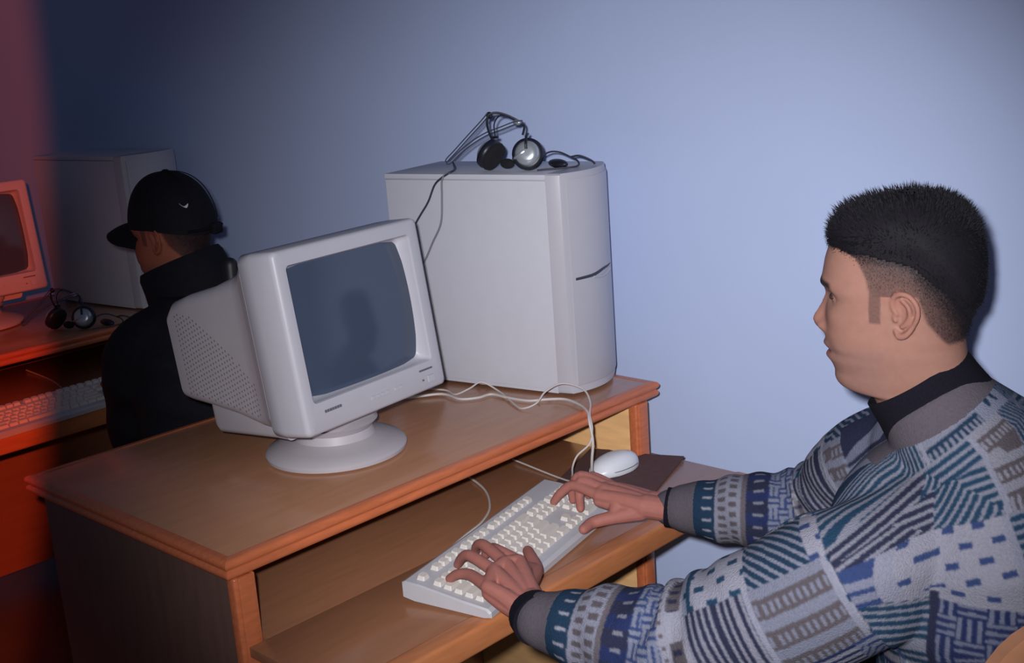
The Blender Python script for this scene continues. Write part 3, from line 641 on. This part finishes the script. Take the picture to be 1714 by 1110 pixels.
# spiky hair, faded at the sides
def make_hair(parent, C, Rh, base):
    hv, hf = head_mesh(); V = hv[:180*128] if False else hv
    n = 128; nr = 0
    zs_all = hv[:, 2]
    # rings of the skull come first in the array
    R = []; i = 0
    while i+n <= len(hv) and np.ptp(hv[i:i+n, 2]) < 1e-9: R.append(hv[i:i+n]); i += n
    R = np.array(R); G = R.reshape(-1, 3); cen = np.array([-.012, 0, .03]); nrm = G - cen; nrm[:, 2] *= 1.0; nrm /= np.linalg.norm(nrm, axis=1)[:, None] + 1e-9
    f, l, z = G.T; amt = hair_amount(f, l, z)
    zt = np.interp(f, [-.10, -.085, -.06, -.02, .03, .09], [-.055, -.036, .004, .040, .052, .0565]); over = z - zt
    th = .0110*sstep(.004, .040, over) + .0008*sstep(-.002, .010, over) + .0055*sstep(.03, .075, f)*sstep(.0, .02, over)
    amt = np.where(over > 0, amt, 0)
    ok = (amt > .3).reshape(R.shape[:2]); out = (G + nrm*th[:, None]).reshape(R.shape)
    inn = (G - nrm*.003).reshape(R.shape); idx = -np.ones(R.shape[:2], int); Vs = []; Fs = []
    mb = MB(); nr = R.shape[0]; Vall = np.concatenate([out.reshape(-1, 3), inn.reshape(-1, 3)]); off = nr*n
    face = np.zeros((nr-1, n), bool)
    for r in range(nr-1):
        for j in range(n):
            k = (j+1) % n
            if ok[r, j] and ok[r, k] and ok[r+1, j] and ok[r+1, k]: face[r, j] = True
    for r in range(nr-1):
        for j in range(n):
            if not face[r, j]: continue
            k = (j+1) % n; a, b, c, d = r*n+j, r*n+k, (r+1)*n+k, (r+1)*n+j
            Fs += [(a, b, c, d), (d+off, c+off, b+off, a+off)]
            if r == 0 or not face[r-1, j]: Fs.append((a, a+off, b+off, b))
            if r == nr-2 or not face[r+1, j]: Fs.append((d, c, c+off, d+off))
            if not face[r, (j-1) % n]: Fs.append((a, d, d+off, a+off))
            if not face[r, k]: Fs.append((b, b+off, c+off, c))
    used = np.unique(np.array([i for f_ in Fs for i in f_])); mp_ = -np.ones(len(Vall), int); mp_[used] = np.arange(len(used))
    Vh = Vall[used]; 
    top = [tuple(reversed([0*n+j for j in range(n)]))]
    Fs = [tuple(mp_[i] for i in f_) for f_ in Fs]
    hv2 = Vh @ Rh.T + C + Tz - base
    h = mesh_obj('hair', hv2, [tuple(int(i) for i in f_) for f_ in Fs] + [tuple(int(mp_[j]) for j in range(n))], HAIR, parent, 180)
    # strands
    sel = np.where((amt > .3))[0]; SV = []; SF = []; cnt = 0
    wgt = np.where(z[sel] > .05, 1., .5)*np.clip(np.abs(np.cos(np.arctan2(z[sel]-.0, np.hypot(f[sel], l[sel])))), .12, 1); wgt /= wgt.sum()
    pick = rng.choice(sel, 9000, p=wgt)
    amt0 = hair_amount(f, l, z); low = np.where((amt0 > .25) & (over < .012) & (over > -.10) & (np.abs(l) < .078) & ~((z < .012) & (f > -.03)))[0]
    plow = amt0[low]*np.exp(-np.clip(-over[low], 0, 1)/.028); plow /= plow.sum(); edge = np.where((amt0 > .3) & (over < .014) & (over > -.008))[0]; pick = np.concatenate([pick, rng.choice(low, 15000, p=plow), rng.choice(edge, 7000)])
    for p_ in pick:
        b0 = G[p_] + nrm[p_]*th[p_]*.75 + rng.normal(0, .0012, 3); tall = float(sstep(.055, .09, z[p_])); 
        d = nrm[p_]*(.8) + np.array([.30*float(f[p_] > -.03), 0, .55])*tall + np.array([-.15, 0, -.5])*(1-tall) + rng.normal(0, .22, 3); d /= np.linalg.norm(d)
        lw = float(over[p_] < .012); ln = (.0060 + .0075*tall)*rng.uniform(.5, 1.15)*(1-.55*lw); w = (.00045 + .00045*tall)*(1-.45*lw); b0 = b0 + lw*rng.normal(0, .0018, 3) - nrm[p_]*lw*.001
        u = np.cross(d, [.3, .8, .5]); u /= np.linalg.norm(u); v = np.cross(d, u)
        SV += [b0+u*w, b0-u*w*.5+v*w*.87, b0-u*w*.5-v*w*.87, b0 + d*ln]; SF += [(cnt, cnt+1, cnt+3), (cnt+1, cnt+2, cnt+3), (cnt+2, cnt, cnt+3)]; cnt += 4
    s = mesh_obj('hair_strands', np.array(SV) @ Rh.T + C + Tz - base, SF, HAIR, h, 0); s['kind'] = 'stuff'
    return h
make_hair(man, C1, Rh1, B1)
# ---- sweater
def seg_coord(V, P):
    """nearest point on a polyline: arclength, distance, unit tangent index"""
    P = np.asarray(P, float); bd = np.full(len(V), 1e9); bs = np.zeros(len(V)); bt = np.zeros((len(V), 3)); bp = np.zeros((len(V), 3)); s0 = 0
    for a, b in zip(P[:-1], P[1:]):
        d = b-a; Ls = np.linalg.norm(d); tt = np.clip(((V-a) @ d)/Ls**2, 0, 1); q = a + tt[:, None]*d; dist = np.linalg.norm(V-q, axis=1)
        m = dist < bd; bd[m] = dist[m]; bs[m] = s0 + tt[m]*Ls; bt[m] = d/Ls; bp[m] = q[m]; s0 += Ls
    return bs, bd, bt, bp
def hsh(i, j, k=0):
    return np.abs(np.sin(i*12.9898 + j*78.233 + k*37.719 + 4.13)*43758.5453) % 1.0
PAL_L = np.array([srgb(132, 132, 146), srgb(126, 127, 143), srgb(115, 119, 138)])
PAL_D = np.array([srgb(36, 45, 82), srgb(32, 58, 82), srgb(40, 43, 64), srgb(80, 74, 80), srgb(48, 62, 102), srgb(30, 50, 72)])
def knit(a, b, seed=0):
    """patchwork knit, a along and b across the rows, in cm"""
    rh = 8.6; r = np.floor(b/rh); fb = b - r*rh
    cw = np.array([8.5, 10.5, 7.5, 9.5])[(np.abs(r)+seed).astype(int) % 4]; aa = a + hsh(r, seed, 3)*9; c = np.floor(aa/cw); fa = aa - c*cw
    ty = np.floor(hsh(r, c, seed+1)*9).astype(int); dk = PAL_D[np.floor(hsh(r, c, seed+2)*len(PAL_D)).astype(int)]; lt = PAL_L[np.floor(hsh(r, c, seed+5)*len(PAL_L)).astype(int)]
    dk2 = PAL_D[np.floor(hsh(r, c, seed+9)*len(PAL_D)).astype(int)]
    per = lambda x, p, w: (np.mod(x, p) < w)
    k1 = np.floor(fa/2.6); k2 = np.floor(fb/2.6); par = np.mod(k1+k2, 2) == 0
    m = [per(fb, 1.05, .42),                                                            # 0 lengthwise stripes
         per(fa, 1.0, .42),                                                             # 1 cross stripes
         (np.mod(fb, 2.0) < .75) & (np.mod(fa + np.floor(fb/2.0)*1.6, 3.2) < 1.3),       # 2 dashes
         np.where(par, per(fa, .9, .4), per(fb, .9, .4)),                              # 3 basket weave
         np.where((fa/cw*rh) > fb, per(fb, 1.0, .42), per(fa + fb, 1.3, .5)),           # 4 two triangles
         (np.mod(fb, 3.0) < 1.1) | ((np.mod(fb, 3.0) > 1.6) & (np.mod(fb, 3.0) < 2.6) & per(fa, .9, .45)),  # 5 ladders
         per(fa - fb, 1.4, .55),                                                        # 6 diagonals
         par & ~((np.mod(fb, 2.6) > 1.0) & (np.mod(fb, 2.6) < 1.6) & (np.mod(fa, 2.6) > .5) & (np.mod(fa, 2.6) < 2.1)),  # 7 checks with dashes
         (np.hypot(fa-cw/2, (fb-rh/2)) < 2.8 + 1.1*np.cos(6*np.arctan2(fb-rh/2, fa-cw/2)))]   # 8 flower
    M_ = np.choose(ty, [x.astype(float) for x in m])
    onlight = np.isin(ty, (2, 8)) | (hsh(r, c, seed+7) < .20)
    bg = np.where(onlight[:, None], lt, dk); fg = np.where(onlight[:, None], dk, lt*.78 + dk*.22)
    col = bg*(1-M_[:, None]) + fg*M_[:, None]
    band = (fb < .95) & (hsh(r, 3., seed) < .62); col = np.where(band[:, None], PAL_L[0], col)
    edge = (fa < .8) & (hsh(r, c, seed+11) < .5); col = np.where(edge[:, None], np.where((hsh(r, c, seed+13) < .5)[:, None], PAL_L[1], dk2), col)
    return col
def sleeve_cols(s, v):
    """s cm from the cuff end, v cm round the sleeve"""
    per = lambda x, p, w: (np.mod(x, p) < w)
    col = knit(s, v+20.5, 2); L0, L1_, L2_ = PAL_L; nv, te, gy, br, mb_, dt = PAL_D
    def put(s0, s1, c, mask=None):
        q = (s >= s0) & (s < s1)
        if mask is not None: q = q & mask
        col[q] = c
    put(0, 27.5, L0)
    put(0, 8.0, dt); put(6.0, 7.5, L0, per(v, 2.6, .55))
    put(8.0, 12.6, L1_*.9); put(8.6, 10.0, br, per(v, 1.9, .9)); put(10.6, 11.8, br, per(v+.9, 1.9, 1.0)); put(12.2, 13.0, br*1.3)
    put(13.0, 16.4, gy); put(13.0, 16.4, nv, per(v, 4.4, 2.0)); put(14.2, 15.6, L1_*.75, per(v, 2.2, .5))
    k = np.mod(np.floor((s-16.4)/1.9) + np.floor(v/1.9), 2) == 0
    put(16.4, 22.4, L2_*.95); put(16.4, 22.4, mb_, np.where(k, per(s, .95, .42), per(v, .95, .42)))
    put(24.0, 26.6, br, per(v+1, 8.6, 5.4)); put(24.4, 26.2, gy, per(v+1, 8.6, 5.4) & per(v, 1.4, .6))
    put(22.4, 24.0, br*1.2, per(v, 1.3, .4) & per(s, 1.2, .6))
    return col
def smooth_paths(P, k=6): return catmull(np.array(P), k)
def make_sweater(parent, base):
    armL = np.array([sL, (sL+eL)/2 + [-.01, 0, -.008], eL, (eL+cL)/2 + [0, 0, -.002], cL + .012*(cL-wL)/np.linalg.norm(cL-wL)*-1])
    armR = np.array([sR, (sR+eR)/2 + [.0, .01, .02], eR, (eR+cR)/2 + [0, 0, -.004], cR])
    mb = MB()
    def torso_ring(c, hw, hd, tl, up, n=40, e=.9):
        a = np.arange(n)/n*2*PI; fw = np.cross(tl, up)*-1; fw /= np.linalg.norm(fw)
        if fw @ F1 < 0: fw = -fw
        return c + (hd*np.sign(np.cos(a))*np.abs(np.cos(a))**e)[:, None]*fw + (hw*np.sign(np.sin(a))*np.abs(np.sin(a))**e)[:, None]*tl
    nkc = C1 + Rh1 @ np.array([-.040, 0, -.141])
    st = [(nkc, .064, .067, 1.), (C1 + Rh1 @ np.array([-.054, 0, -.163]), .078, .076, 1.), (N1 + [.002, -.012, -.012], .115, .088, .95), (N1 + [.006, -.03, -.05], .152, .110, .95), (N1 + [.012, -.055, -.12], .192, .128, .9), (N1 + [.012, -.055, -.20], .20, .160, .9), (N1 + [.016, -.075, -.29], .20, .180, .9), (N1 + [.024, -.125, -.37], .198, .175, .9), (N1 + [.042, -.205, -.44], .198, .150, .9), (N1 + [.044, -.218, -.475], .19, .145, .9)]
    axis = []
    for i, s_ in enumerate(st): axis.append(np.array(s_[0]))
    axis = np.array(axis); tg = np.gradient(axis, axis=0); rings = []
    for i, (c, hw, hd, e) in enumerate(st):
        up = -tg[i]/np.linalg.norm(tg[i])
        if i < 3:
            tilt = Rh1 @ np.array([.568, 0, .823]); up = tilt*(1-i*.3) + up*i*.3; up /= np.linalg.norm(up)
        rings.append(torso_ring(np.array(c), hw, hd, L1, up, 40, e))
    rr = [rings[0]]
    for i in range(len(rings)-1):
        for q in (1/3, 2/3, 1): rr.append(rings[i]*(1-q) + rings[i+1]*q)
    mb.add(*loft(rr))
    mb.add(*limb([N1 + L1*.04 + [0, -.012, -.080], sL + [.015, -.005, .0], sL*.7 + armL[1]*.3, armL[1], eL, armL[3], cL*.8+armL[3]*.2, armL[4]], [.070, .090, .095, .094, .086, .067, .043, .0365], 28, 6))
    mb.add(*limb([N1 - L1*.05 + [0, -.005, -.062], sR + [-.015, -.005, .0], sR*.7 + armR[1]*.3, armR[1], eR, armR[3], cR*.8+armR[3]*.2, armR[4]], [.085, .090, .084, .078, .074, .060, .041, .0325], 28, 6))
    mb.add(*ellipsoid(N1 + F1*.06 + [0, 0, -.13], (.17, .09, .12), 24, 14))
    V, F = mb.arrays(); V, F = remesh(V, F, .0036, 20, .6)
    # one subdivision for a fine knit
    me = bpy.data.meshes.new('tmp'); me.from_pydata(V.tolist(), [], F); o = bpy.data.objects.new('tmp', me); COL.objects.link(o)
    sd = o.modifiers.new('s', 'SUBSURF'); sd.levels = 1; sd.render_levels = 1
    ev = o.evaluated_get(bpy.context.evaluated_depsgraph_get()); m2 = ev.to_mesh(); V = np.empty(len(m2.vertices)*3, np.float32); m2.vertices.foreach_get('co', V); V = V.reshape(-1, 3).astype(float)
    nrm = np.empty(len(m2.vertices)*3, np.float32); m2.vertices.foreach_get('normal', nrm); nrm = nrm.reshape(-1, 3).astype(float)
    F = np.empty(len(m2.polygons)*4, np.int32); m2.polygons.foreach_get('vertices', F); F = F.reshape(-1, 4)
    ev.to_mesh_clear(); bpy.data.objects.remove(o); bpy.data.meshes.remove(me)
    chL = np.vstack([catmull(armL, 5)[::-1]]); chR = np.vstack([catmull(armR, 5)[::-1]])
    sl, dl, tl, pl = seg_coord(V, chL); sr, dr, tr_, pr = seg_coord(V, chR); sp, dp, tp, pp = seg_coord(V, axis)
    LtotL, LtotR = sl.max(), sr.max()
    # belongs to a sleeve or to the body
    lat = (V - N1) @ L1
    seamL = (sl < LtotL - .012) & (lat > .168 + .0*lat) | ((sl < LtotL-.10) & (dl < .11)); seamR = (sr < LtotR - .012) & (lat < -.168) | ((sr < LtotR-.10) & (dr < .11))
    isL = seamL & (dl < dr) & (dl < .13); isR = seamR & (dr <= dl) & (dr < .13)
    # folds
    fold = np.zeros(len(V))
    for (m_, s_, d_, Lt) in ((isL, sl, dl, LtotL), (isR, sr, dr, LtotR)):
        el = Lt*.46
        fold += m_*(.0045*np.sin((s_*100 + 2.2*np.sin(V[:, 2]*30+V[:, 0]*18))*.95)*np.exp(-((s_-el)/.09)**2) + .0028*np.sin(s_*100*.9 + V[:, 2]*40)*np.exp(-((s_-.09)/.04)**2))
    fold += (~isL & ~isR)*.004*np.sin(V[:, 2]*55 + lat*24 + 1.5*np.sin(lat*20))*sstep(.0, -.12, V[:, 2]-N1[2])
    V = V + nrm*fold[:, None]
    # colours
    def arm_cols(s_, t_, p_, upref):
        rad = V - p_; up = np.array(upref) - t_*(t_ @ np.array(upref))[:, None]; up /= np.linalg.norm(up, axis=1)[:, None]; sd_ = np.cross(t_, up)
        ang = np.arctan2((rad*sd_).sum(1), (rad*up).sum(1)); return sleeve_cols(s_*100, ang*7.0)
    # body rows lie across the chest and slope a little
    aa = lat*100; bb = sp*100
    angb = np.arctan2(lat, ((V-pp) @ F1)); colT = knit(angb*15 + 3, bb*1.0 + .12*aa + 2.0, 5)
    col = colT.copy(); cl = arm_cols(sl, tl, pl, (0, 0, 1.)); cr_ = arm_cols(sr, tr_, pr, (0, 0, 1.))
    col[isL] = cl[isL]; col[isR] = cr_[isR]
    E_ = np.concatenate([F[:, [0, 1]], F[:, [1, 2]], F[:, [2, 3]], F[:, [3, 0]]])      # yarns blend a little into their neighbours
    acc = np.zeros_like(col); cnt_ = np.bincount(E_[:, 0], minlength=len(V)) + np.bincount(E_[:, 1], minlength=len(V))
    for ch in range(3): acc[:, ch] = np.bincount(E_[:, 0], col[E_[:, 1], ch], len(V)) + np.bincount(E_[:, 1], col[E_[:, 0], ch], len(V))
    col = .45*col + .55*acc/cnt_[:, None]
    # rib bands: cuffs and the V collar
    hd = (V - C1) @ Rh1; tcol = (hd[:, 0]-(-.040))*(-.568) + (hd[:, 2]+.141)*(-.823)      # distance down the neck axis
    phi = np.arctan2(hd[:, 1], hd[:, 0]+.05)
    cw_ = .030 + .032*np.exp(-(phi/.45)**2)
    gr = np.tile(np.array(srgb(98, 90, 100)), (1, 1))
    cufL = isL & (sl < .046); cufR = isR & (sr < .046)
    colr = (~isL) & (~isR) & (tcol < cw_) & (np.hypot((hd[:, 0]+.040)*.823-(hd[:, 2]+.141)*.568, hd[:, 1]) < .112)
    lab = np.zeros(len(V), int); lab[colr] = 1; lab[cufL] = 2; lab[cufR] = 3
    fl = np.where((lab[F] == lab[F][:, :1]).all(1), lab[F][:, 0], 0)
    V = V + Tz - base
    # thin ridge at the rib bands
    def part(k, name, m_, par, lbl=None):
        f_ = F[fl == k]; u, inv = np.unique(f_, return_inverse=True); fac = inv.reshape(f_.shape)
        me_col = col[u]
        return mesh_obj(name, V[u], fac.tolist(), m_, par, 180, me_col)
    sw = part(0, 'sweater', WOOL, parent); sw['label'] = 'blue, grey and white patchwork knit sweater'
    q = part(1, 'collar', RIB, sw); q['label'] = 'plain grey rib collar'
    for k in (2, 3):
        q = part(k, 'cuff', RIB, sw); q['label'] = 'plain grey rib cuff'
    return sw
make_sweater(man, B1)
# turtleneck and shirt cuffs
def neck_band(parent, C, Rh, base, name, m_, r0, r1, zc, tilt, h, thick):
    ax = Rh @ np.array([math.sin(tilt), 0, math.cos(tilt)]); fw = Rh @ np.array([math.cos(tilt), 0, -math.sin(tilt)]); lf = Rh @ np.array([0, 1., 0]); c = C + Rh @ np.array(zc)
    a = np.arange(48)/48*2*PI; rings = []
    for hh, k in ((-h, 1.12), (-h*.55, 1.07), (-h*.1, 1.02), (h*.25, 1.), (h*.36, .99), (h*.38, .95), (h*.2, .92), (-h, .95)):
        rings.append(c + ax*hh + k*(r0*np.cos(a)[:, None]*fw + r1*np.sin(a)[:, None]*lf))
    V, F = loft(rings, cap0=False, cap1=False); F += [(j, (j+1) % 48, 7*48+(j+1) % 48, 7*48+j) for j in range(48)]
    return mesh_obj(name, V + Tz - base, F, m_, parent, 70)
neck_band(man, C1, Rh1, B1, 'turtleneck', BLACKK, .0715, .0620, (-.036, 0, -.136), .58, .062, .004)
def shirt_cuff(parent, w, c, base, r=.036):
    d = (w-c)/np.linalg.norm(w-c); V, F = tube([c - d*.02, c + d*.006], r, 24, 2, False); return mesh_obj('shirt_cuff', V + Tz - base, F, BLACKK, parent, 60)
shirt_cuff(man, wL, cL + .012*(wL-cL)/np.linalg.norm(wL-cL), B1, .0370); shirt_cuff(man, wR, cR + [0, .002, 0], B1, .0335)
def trousers(parent, base, hip, kneeL, kneeR, anL, anR, m_):
    tl = np.array([-.985, -.174, 0]); mb = MB(); hL, hR = hip + tl*.09, hip - tl*.09
    mb.add(*ellipsoid(hip + [0, 0, .02], (.18, .15, .12), 20, 12))
    for h_, k_, a_ in ((hL, kneeL, anL), (hR, kneeR, anR)): mb.add(*limb([h_, (np.array(h_)+k_)/2 + [0, 0, .005], k_, (np.array(k_)+a_)/2, a_], [.10, .088, .068, .062, .055], 18, 6))
    V, F = mb.arrays(); V, F = remesh(V, F, .008, 5); tz = mesh_obj('trousers', V + Tz - base, F, m_, parent, 180)
    for a_ in (anL, anR):
        a_ = np.array(a_); d = np.array([-.1, .99, 0]); rings = []
        for q, w, h_, z0 in ((-.075, .02, .03, 0), (-.065, .033, .07, 0), (-.02, .038, .09, 0), (.04, .040, .07, 0), (.10, .044, .055, 0), (.155, .040, .04, 0), (.18, .022, .025, 0)):
            c = a_ + d*q; P = rrect(w*2, h_, min(w, h_/2)*.8, 5, 0, h_/2); rings.append(np.stack([c[0]+P[:, 0]*.99, c[1]+P[:, 0]*.1, P[:, 1]-T+.001], 1))
        V, F = loft(rings); mesh_obj('shoe', V + Tz - base, F, SHOE, parent, 50)
trousers(man, B1, H1 + [0, .02, -.02], np.array([.50, -.60, -.32]), np.array([.74, -.58, -.32]), np.array([.50, -.52, -.76]), np.array([.74, -.50, -.76]), TROUS)
# ---- person in the black cap
OFF = np.array([.035, 1.79, -.022]); OK2 = np.array([.27, 1.56, 0.]); mv = lambda A, o_: [[tuple(np.array(p_)+o_) for p_ in c] for c in A]
C2 = np.array([.592, 1.03, .325]); YAW2 = math.radians(112)
N2 = np.array([.605, .955, .155]); H2 = np.array([.62, .885, -.30])
s2L, s2R = np.array([.465, .985, .055]), np.array([.785, 1.01, .06]); e2L, e2R = np.array([.485, 1.10, -.15]), np.array([.91, 1.12, -.14])
w2L, w2R = wL + OK2 + [0, 0, 0], wR + OK2 + [0, -.02, 0]; c2L, c2R = np.array([.545, 1.215, -.10]), np.array([.945, 1.26, -.095])
SK2 = np.array(srgb(150, 88, 70))
guy, Rh2, B2 = make_person('person in black cap and dark jacket seated at the far desk', C2, YAW2, s2L, s2R, e2L, e2R, w2L, w2R, mv(fL, OK2), mv(fR, OK2 + [0, -.02, 0]), [tuple(np.array(p_)+OK2) for p_ in tL], [tuple(np.array(p_)+OK2+[0, -.02, 0]) for p_ in tR], c2L, c2R, N2, H2, .0030, True, SK2)
def make_jacket(parent, base):
    mb = MB(); lf = np.array([-.985, -.174, 0]); st = [(N2 + [0, .0, .03], .10, .09), (N2 + [0, -.005, -.02], .16, .11), (N2 + [.003, -.02, -.08], .205, .135), (N2 + [.006, -.035, -.18], .225, .155), (N2 + [.01, -.050, -.30], .225, .16), (N2 + [.014, -.065, -.42], .23, .165), (N2 + [.015, -.07, -.50], .22, .16)]
    fw = np.array([-.174, .985, 0]); a = np.arange(36)/36*2*PI
    mb.add(*loft([c + (hd*np.cos(a))[:, None]*fw + (hw*np.sign(np.sin(a))*np.abs(np.sin(a))**.85)[:, None]*lf for c, hw, hd in st]))
    for s_, e_, c_, sg in ((s2L, e2L, c2L, 1), (s2R, e2R, c2R, -1)):
        mb.add(*limb([N2 + lf*sg*.06 + [0, -.01, -.05], s_, (s_+e_)/2, e_, (e_+c_)/2, c_], [.085, .095, .088, .076, .06, .046], 20, 6))
    V, F = mb.arrays(); V, F = remesh(V, F, .007, 10, .6); V = V + .003*np.sin(V[:, 2:3]*70 + V[:, :1]*30)*np.array([[1, 1, 0]])
    j = mesh_obj('jacket', V + Tz - base, F, JACKET, parent, 180)
    # stand-up collar
    ax = Rh2 @ np.array([.35, 0, .94]); f_ = Rh2 @ np.array([.94, 0, -.35]); l_ = Rh2 @ np.array([0, 1., 0]); c = C2 + Rh2 @ np.array([-.040, 0, -.150]); rings = []
    for hh, k in ((-.06, 1.25), (-.02, 1.15), (.03, 1.08), (.065, 1.06), (.078, 1.0), (.075, .92), (.05, .9), (-.06, .9)):
        rings.append(c + ax*hh + k*(.098*np.cos(a)[:, None]*f_ + .088*np.sin(a)[:, None]*l_))
    V, F = loft(rings, cap0=False, cap1=False); F += [(i, (i+1) % 36, 7*36+(i+1) % 36, 7*36+i) for i in range(36)]
    mesh_obj('collar', V + Tz - base, F, JACKET, j, 60)
make_jacket(guy, B2)
def make_cap(parent, base):
    def put(V): return (np.asarray(V)*np.array([.995, 1.01, .985]) + [0, 0, .002]) @ Rh2.T + C2 + Tz - base
    n = 48; a = np.arange(n)/n*2*PI; rings = []
    for q in np.linspace(0, 1, 16):
        th = q*PI/2*.985; k = math.cos(th)**.80; z = .004 + .122*math.sin(th)
        low = -.020*np.clip(-np.cos(a), 0, 1)*(1-q)
        rings.append(np.stack([-.008 + np.where(np.cos(a) > 0, .102, .108)*k*np.cos(a), .086*k*np.sin(a), z + low], 1))
    inner = [r*np.array([.96, .96, .98]) for r in rings[::-1]]
    V, F = loft(rings + inner, cap0=False, cap1=False); F += [(i, (i+1) % n, 31*n+(i+1) % n, 31*n+i) for i in range(n)]
    cp = mesh_obj('cap', put(V), F, CAPM, parent, 60)
    # six seams and the button
    for k in range(6):
        an = k*PI/3 + PI/6
        P = [(-.008 + (.102 if math.cos(an) > 0 else .108)*math.cos(q*PI/2*.985)**.8*math.cos(an), .086*math.cos(q*PI/2*.985)**.8*math.sin(an), .004 + .122*math.sin(q*PI/2*.985)) for q in np.linspace(.05, 1, 12)]
        V, F = tube(P, .0013, 5, 3); mesh_obj('seam', put(V), F, CAPM, cp)
    mesh_obj('button', *(lambda VF: (put(VF[0]), VF[1]))(ellipsoid((-.008, 0, .127), (.008, .008, .004), 12, 6)), CAPM, cp)
    # curved peak
    top = []; bot = []; m_ = 17
    for i in range(m_):
        u = -1 + 2*i/(m_-1); y = .078*u; dz = -.026*u*u
        for q in np.linspace(0, 1, 7):
            x0 = -.008 + .100*math.sqrt(max(0, 1-(y/.0865)**2)); ln = .075*math.sqrt(max(0, 1-u**4*.98)); x = x0 - .004 + ln*q; z = .012 + dz - .022*q*q
            top.append((x, y, z)); bot.append((x, y, z-.004))
    V = np.array(top+bot); h_ = len(top); F = []
    for i in range(m_-1):
        for q in range(6):
            b_ = i*7+q; F += [(b_, b_+1, b_+8, b_+7), (h_+b_+7, h_+b_+8, h_+b_+1, h_+b_)]
    for i in range(m_-1): F += [(i*7+6, h_+i*7+6, h_+i*7+13, i*7+13), (i*7, i*7+7, h_+i*7+7, h_+i*7)]
    for q in range(6): F += [(q, h_+q, h_+q+1, q+1), ((m_-1)*7+q+1, h_+(m_-1)*7+q+1, h_+(m_-1)*7+q, (m_-1)*7+q)]
    mesh_obj('peak', put(V), F, CAPM, cp, 60)
    # strap tab at the back
    P = [(-.110*math.cos(q)-.008+.001, .088*math.sin(q), -.004) for q in np.linspace(-.7, .7, 9)]
    V, F = tube(P, .009, 8, 3, flat=.35); mesh_obj('strap', put(V), F, CAPM, cp)
    mesh_obj('strap_tab', *(lambda VF: (put(VF[0]), VF[1]))(box(-.121, -.006, -.006, .018, .03, .026, .005)), CAPM, cp)
    # white tick emblem stitched on the left back of the crown
    th = np.linspace(0, 1, 9); pts = []; wv = []
    for s in th:
        x = -.9 + 1.8*s; z = .55*(x*.55+.1)**2*2.2 - .25 + (.25 if x < -.5 else 0)*(abs(x)-.5); pts.append((x, z)); wv.append(.05 + .26*math.exp(-((s-.25)/.22)**2))
    vb = []; 
    for lay in (.0, .0012):
        for sgn in (1, -1):
            for (x, z), w_ in zip(pts, wv):
                an = math.radians(140) - x*.115; zz = .057 + .020*(z + sgn*w_*.5)*1.0; q = math.asin(min(.99, (zz-.004)/.122)); k = math.cos(q)**.8
                vb.append((-.008 + (.1098+lay)*k*math.cos(an), (.0878+lay)*k*math.sin(an), zz))
    n_ = 9; F = []
    for i in range(n_-1):
        F += [(2*n_+i, 2*n_+i+1, 3*n_+i+1, 3*n_+i), (n_+i, n_+i+1, i+1, i), (i, i+1, 2*n_+i+1, 2*n_+i), (3*n_+i, 3*n_+i+1, n_+i+1, n_+i)]
    e = mesh_obj('emblem', put(np.array(vb)), F, LOGOM, cp, 0); e['label'] = 'small white tick emblem'
make_cap(guy, B2)
trousers(guy, B2, H2 + [0, .02, -.02], np.array([.50, 1.22, -.32]), np.array([.74, 1.24, -.32]), np.array([.50, 1.30, -.76]), np.array([.74, 1.32, -.76]), TROUS)
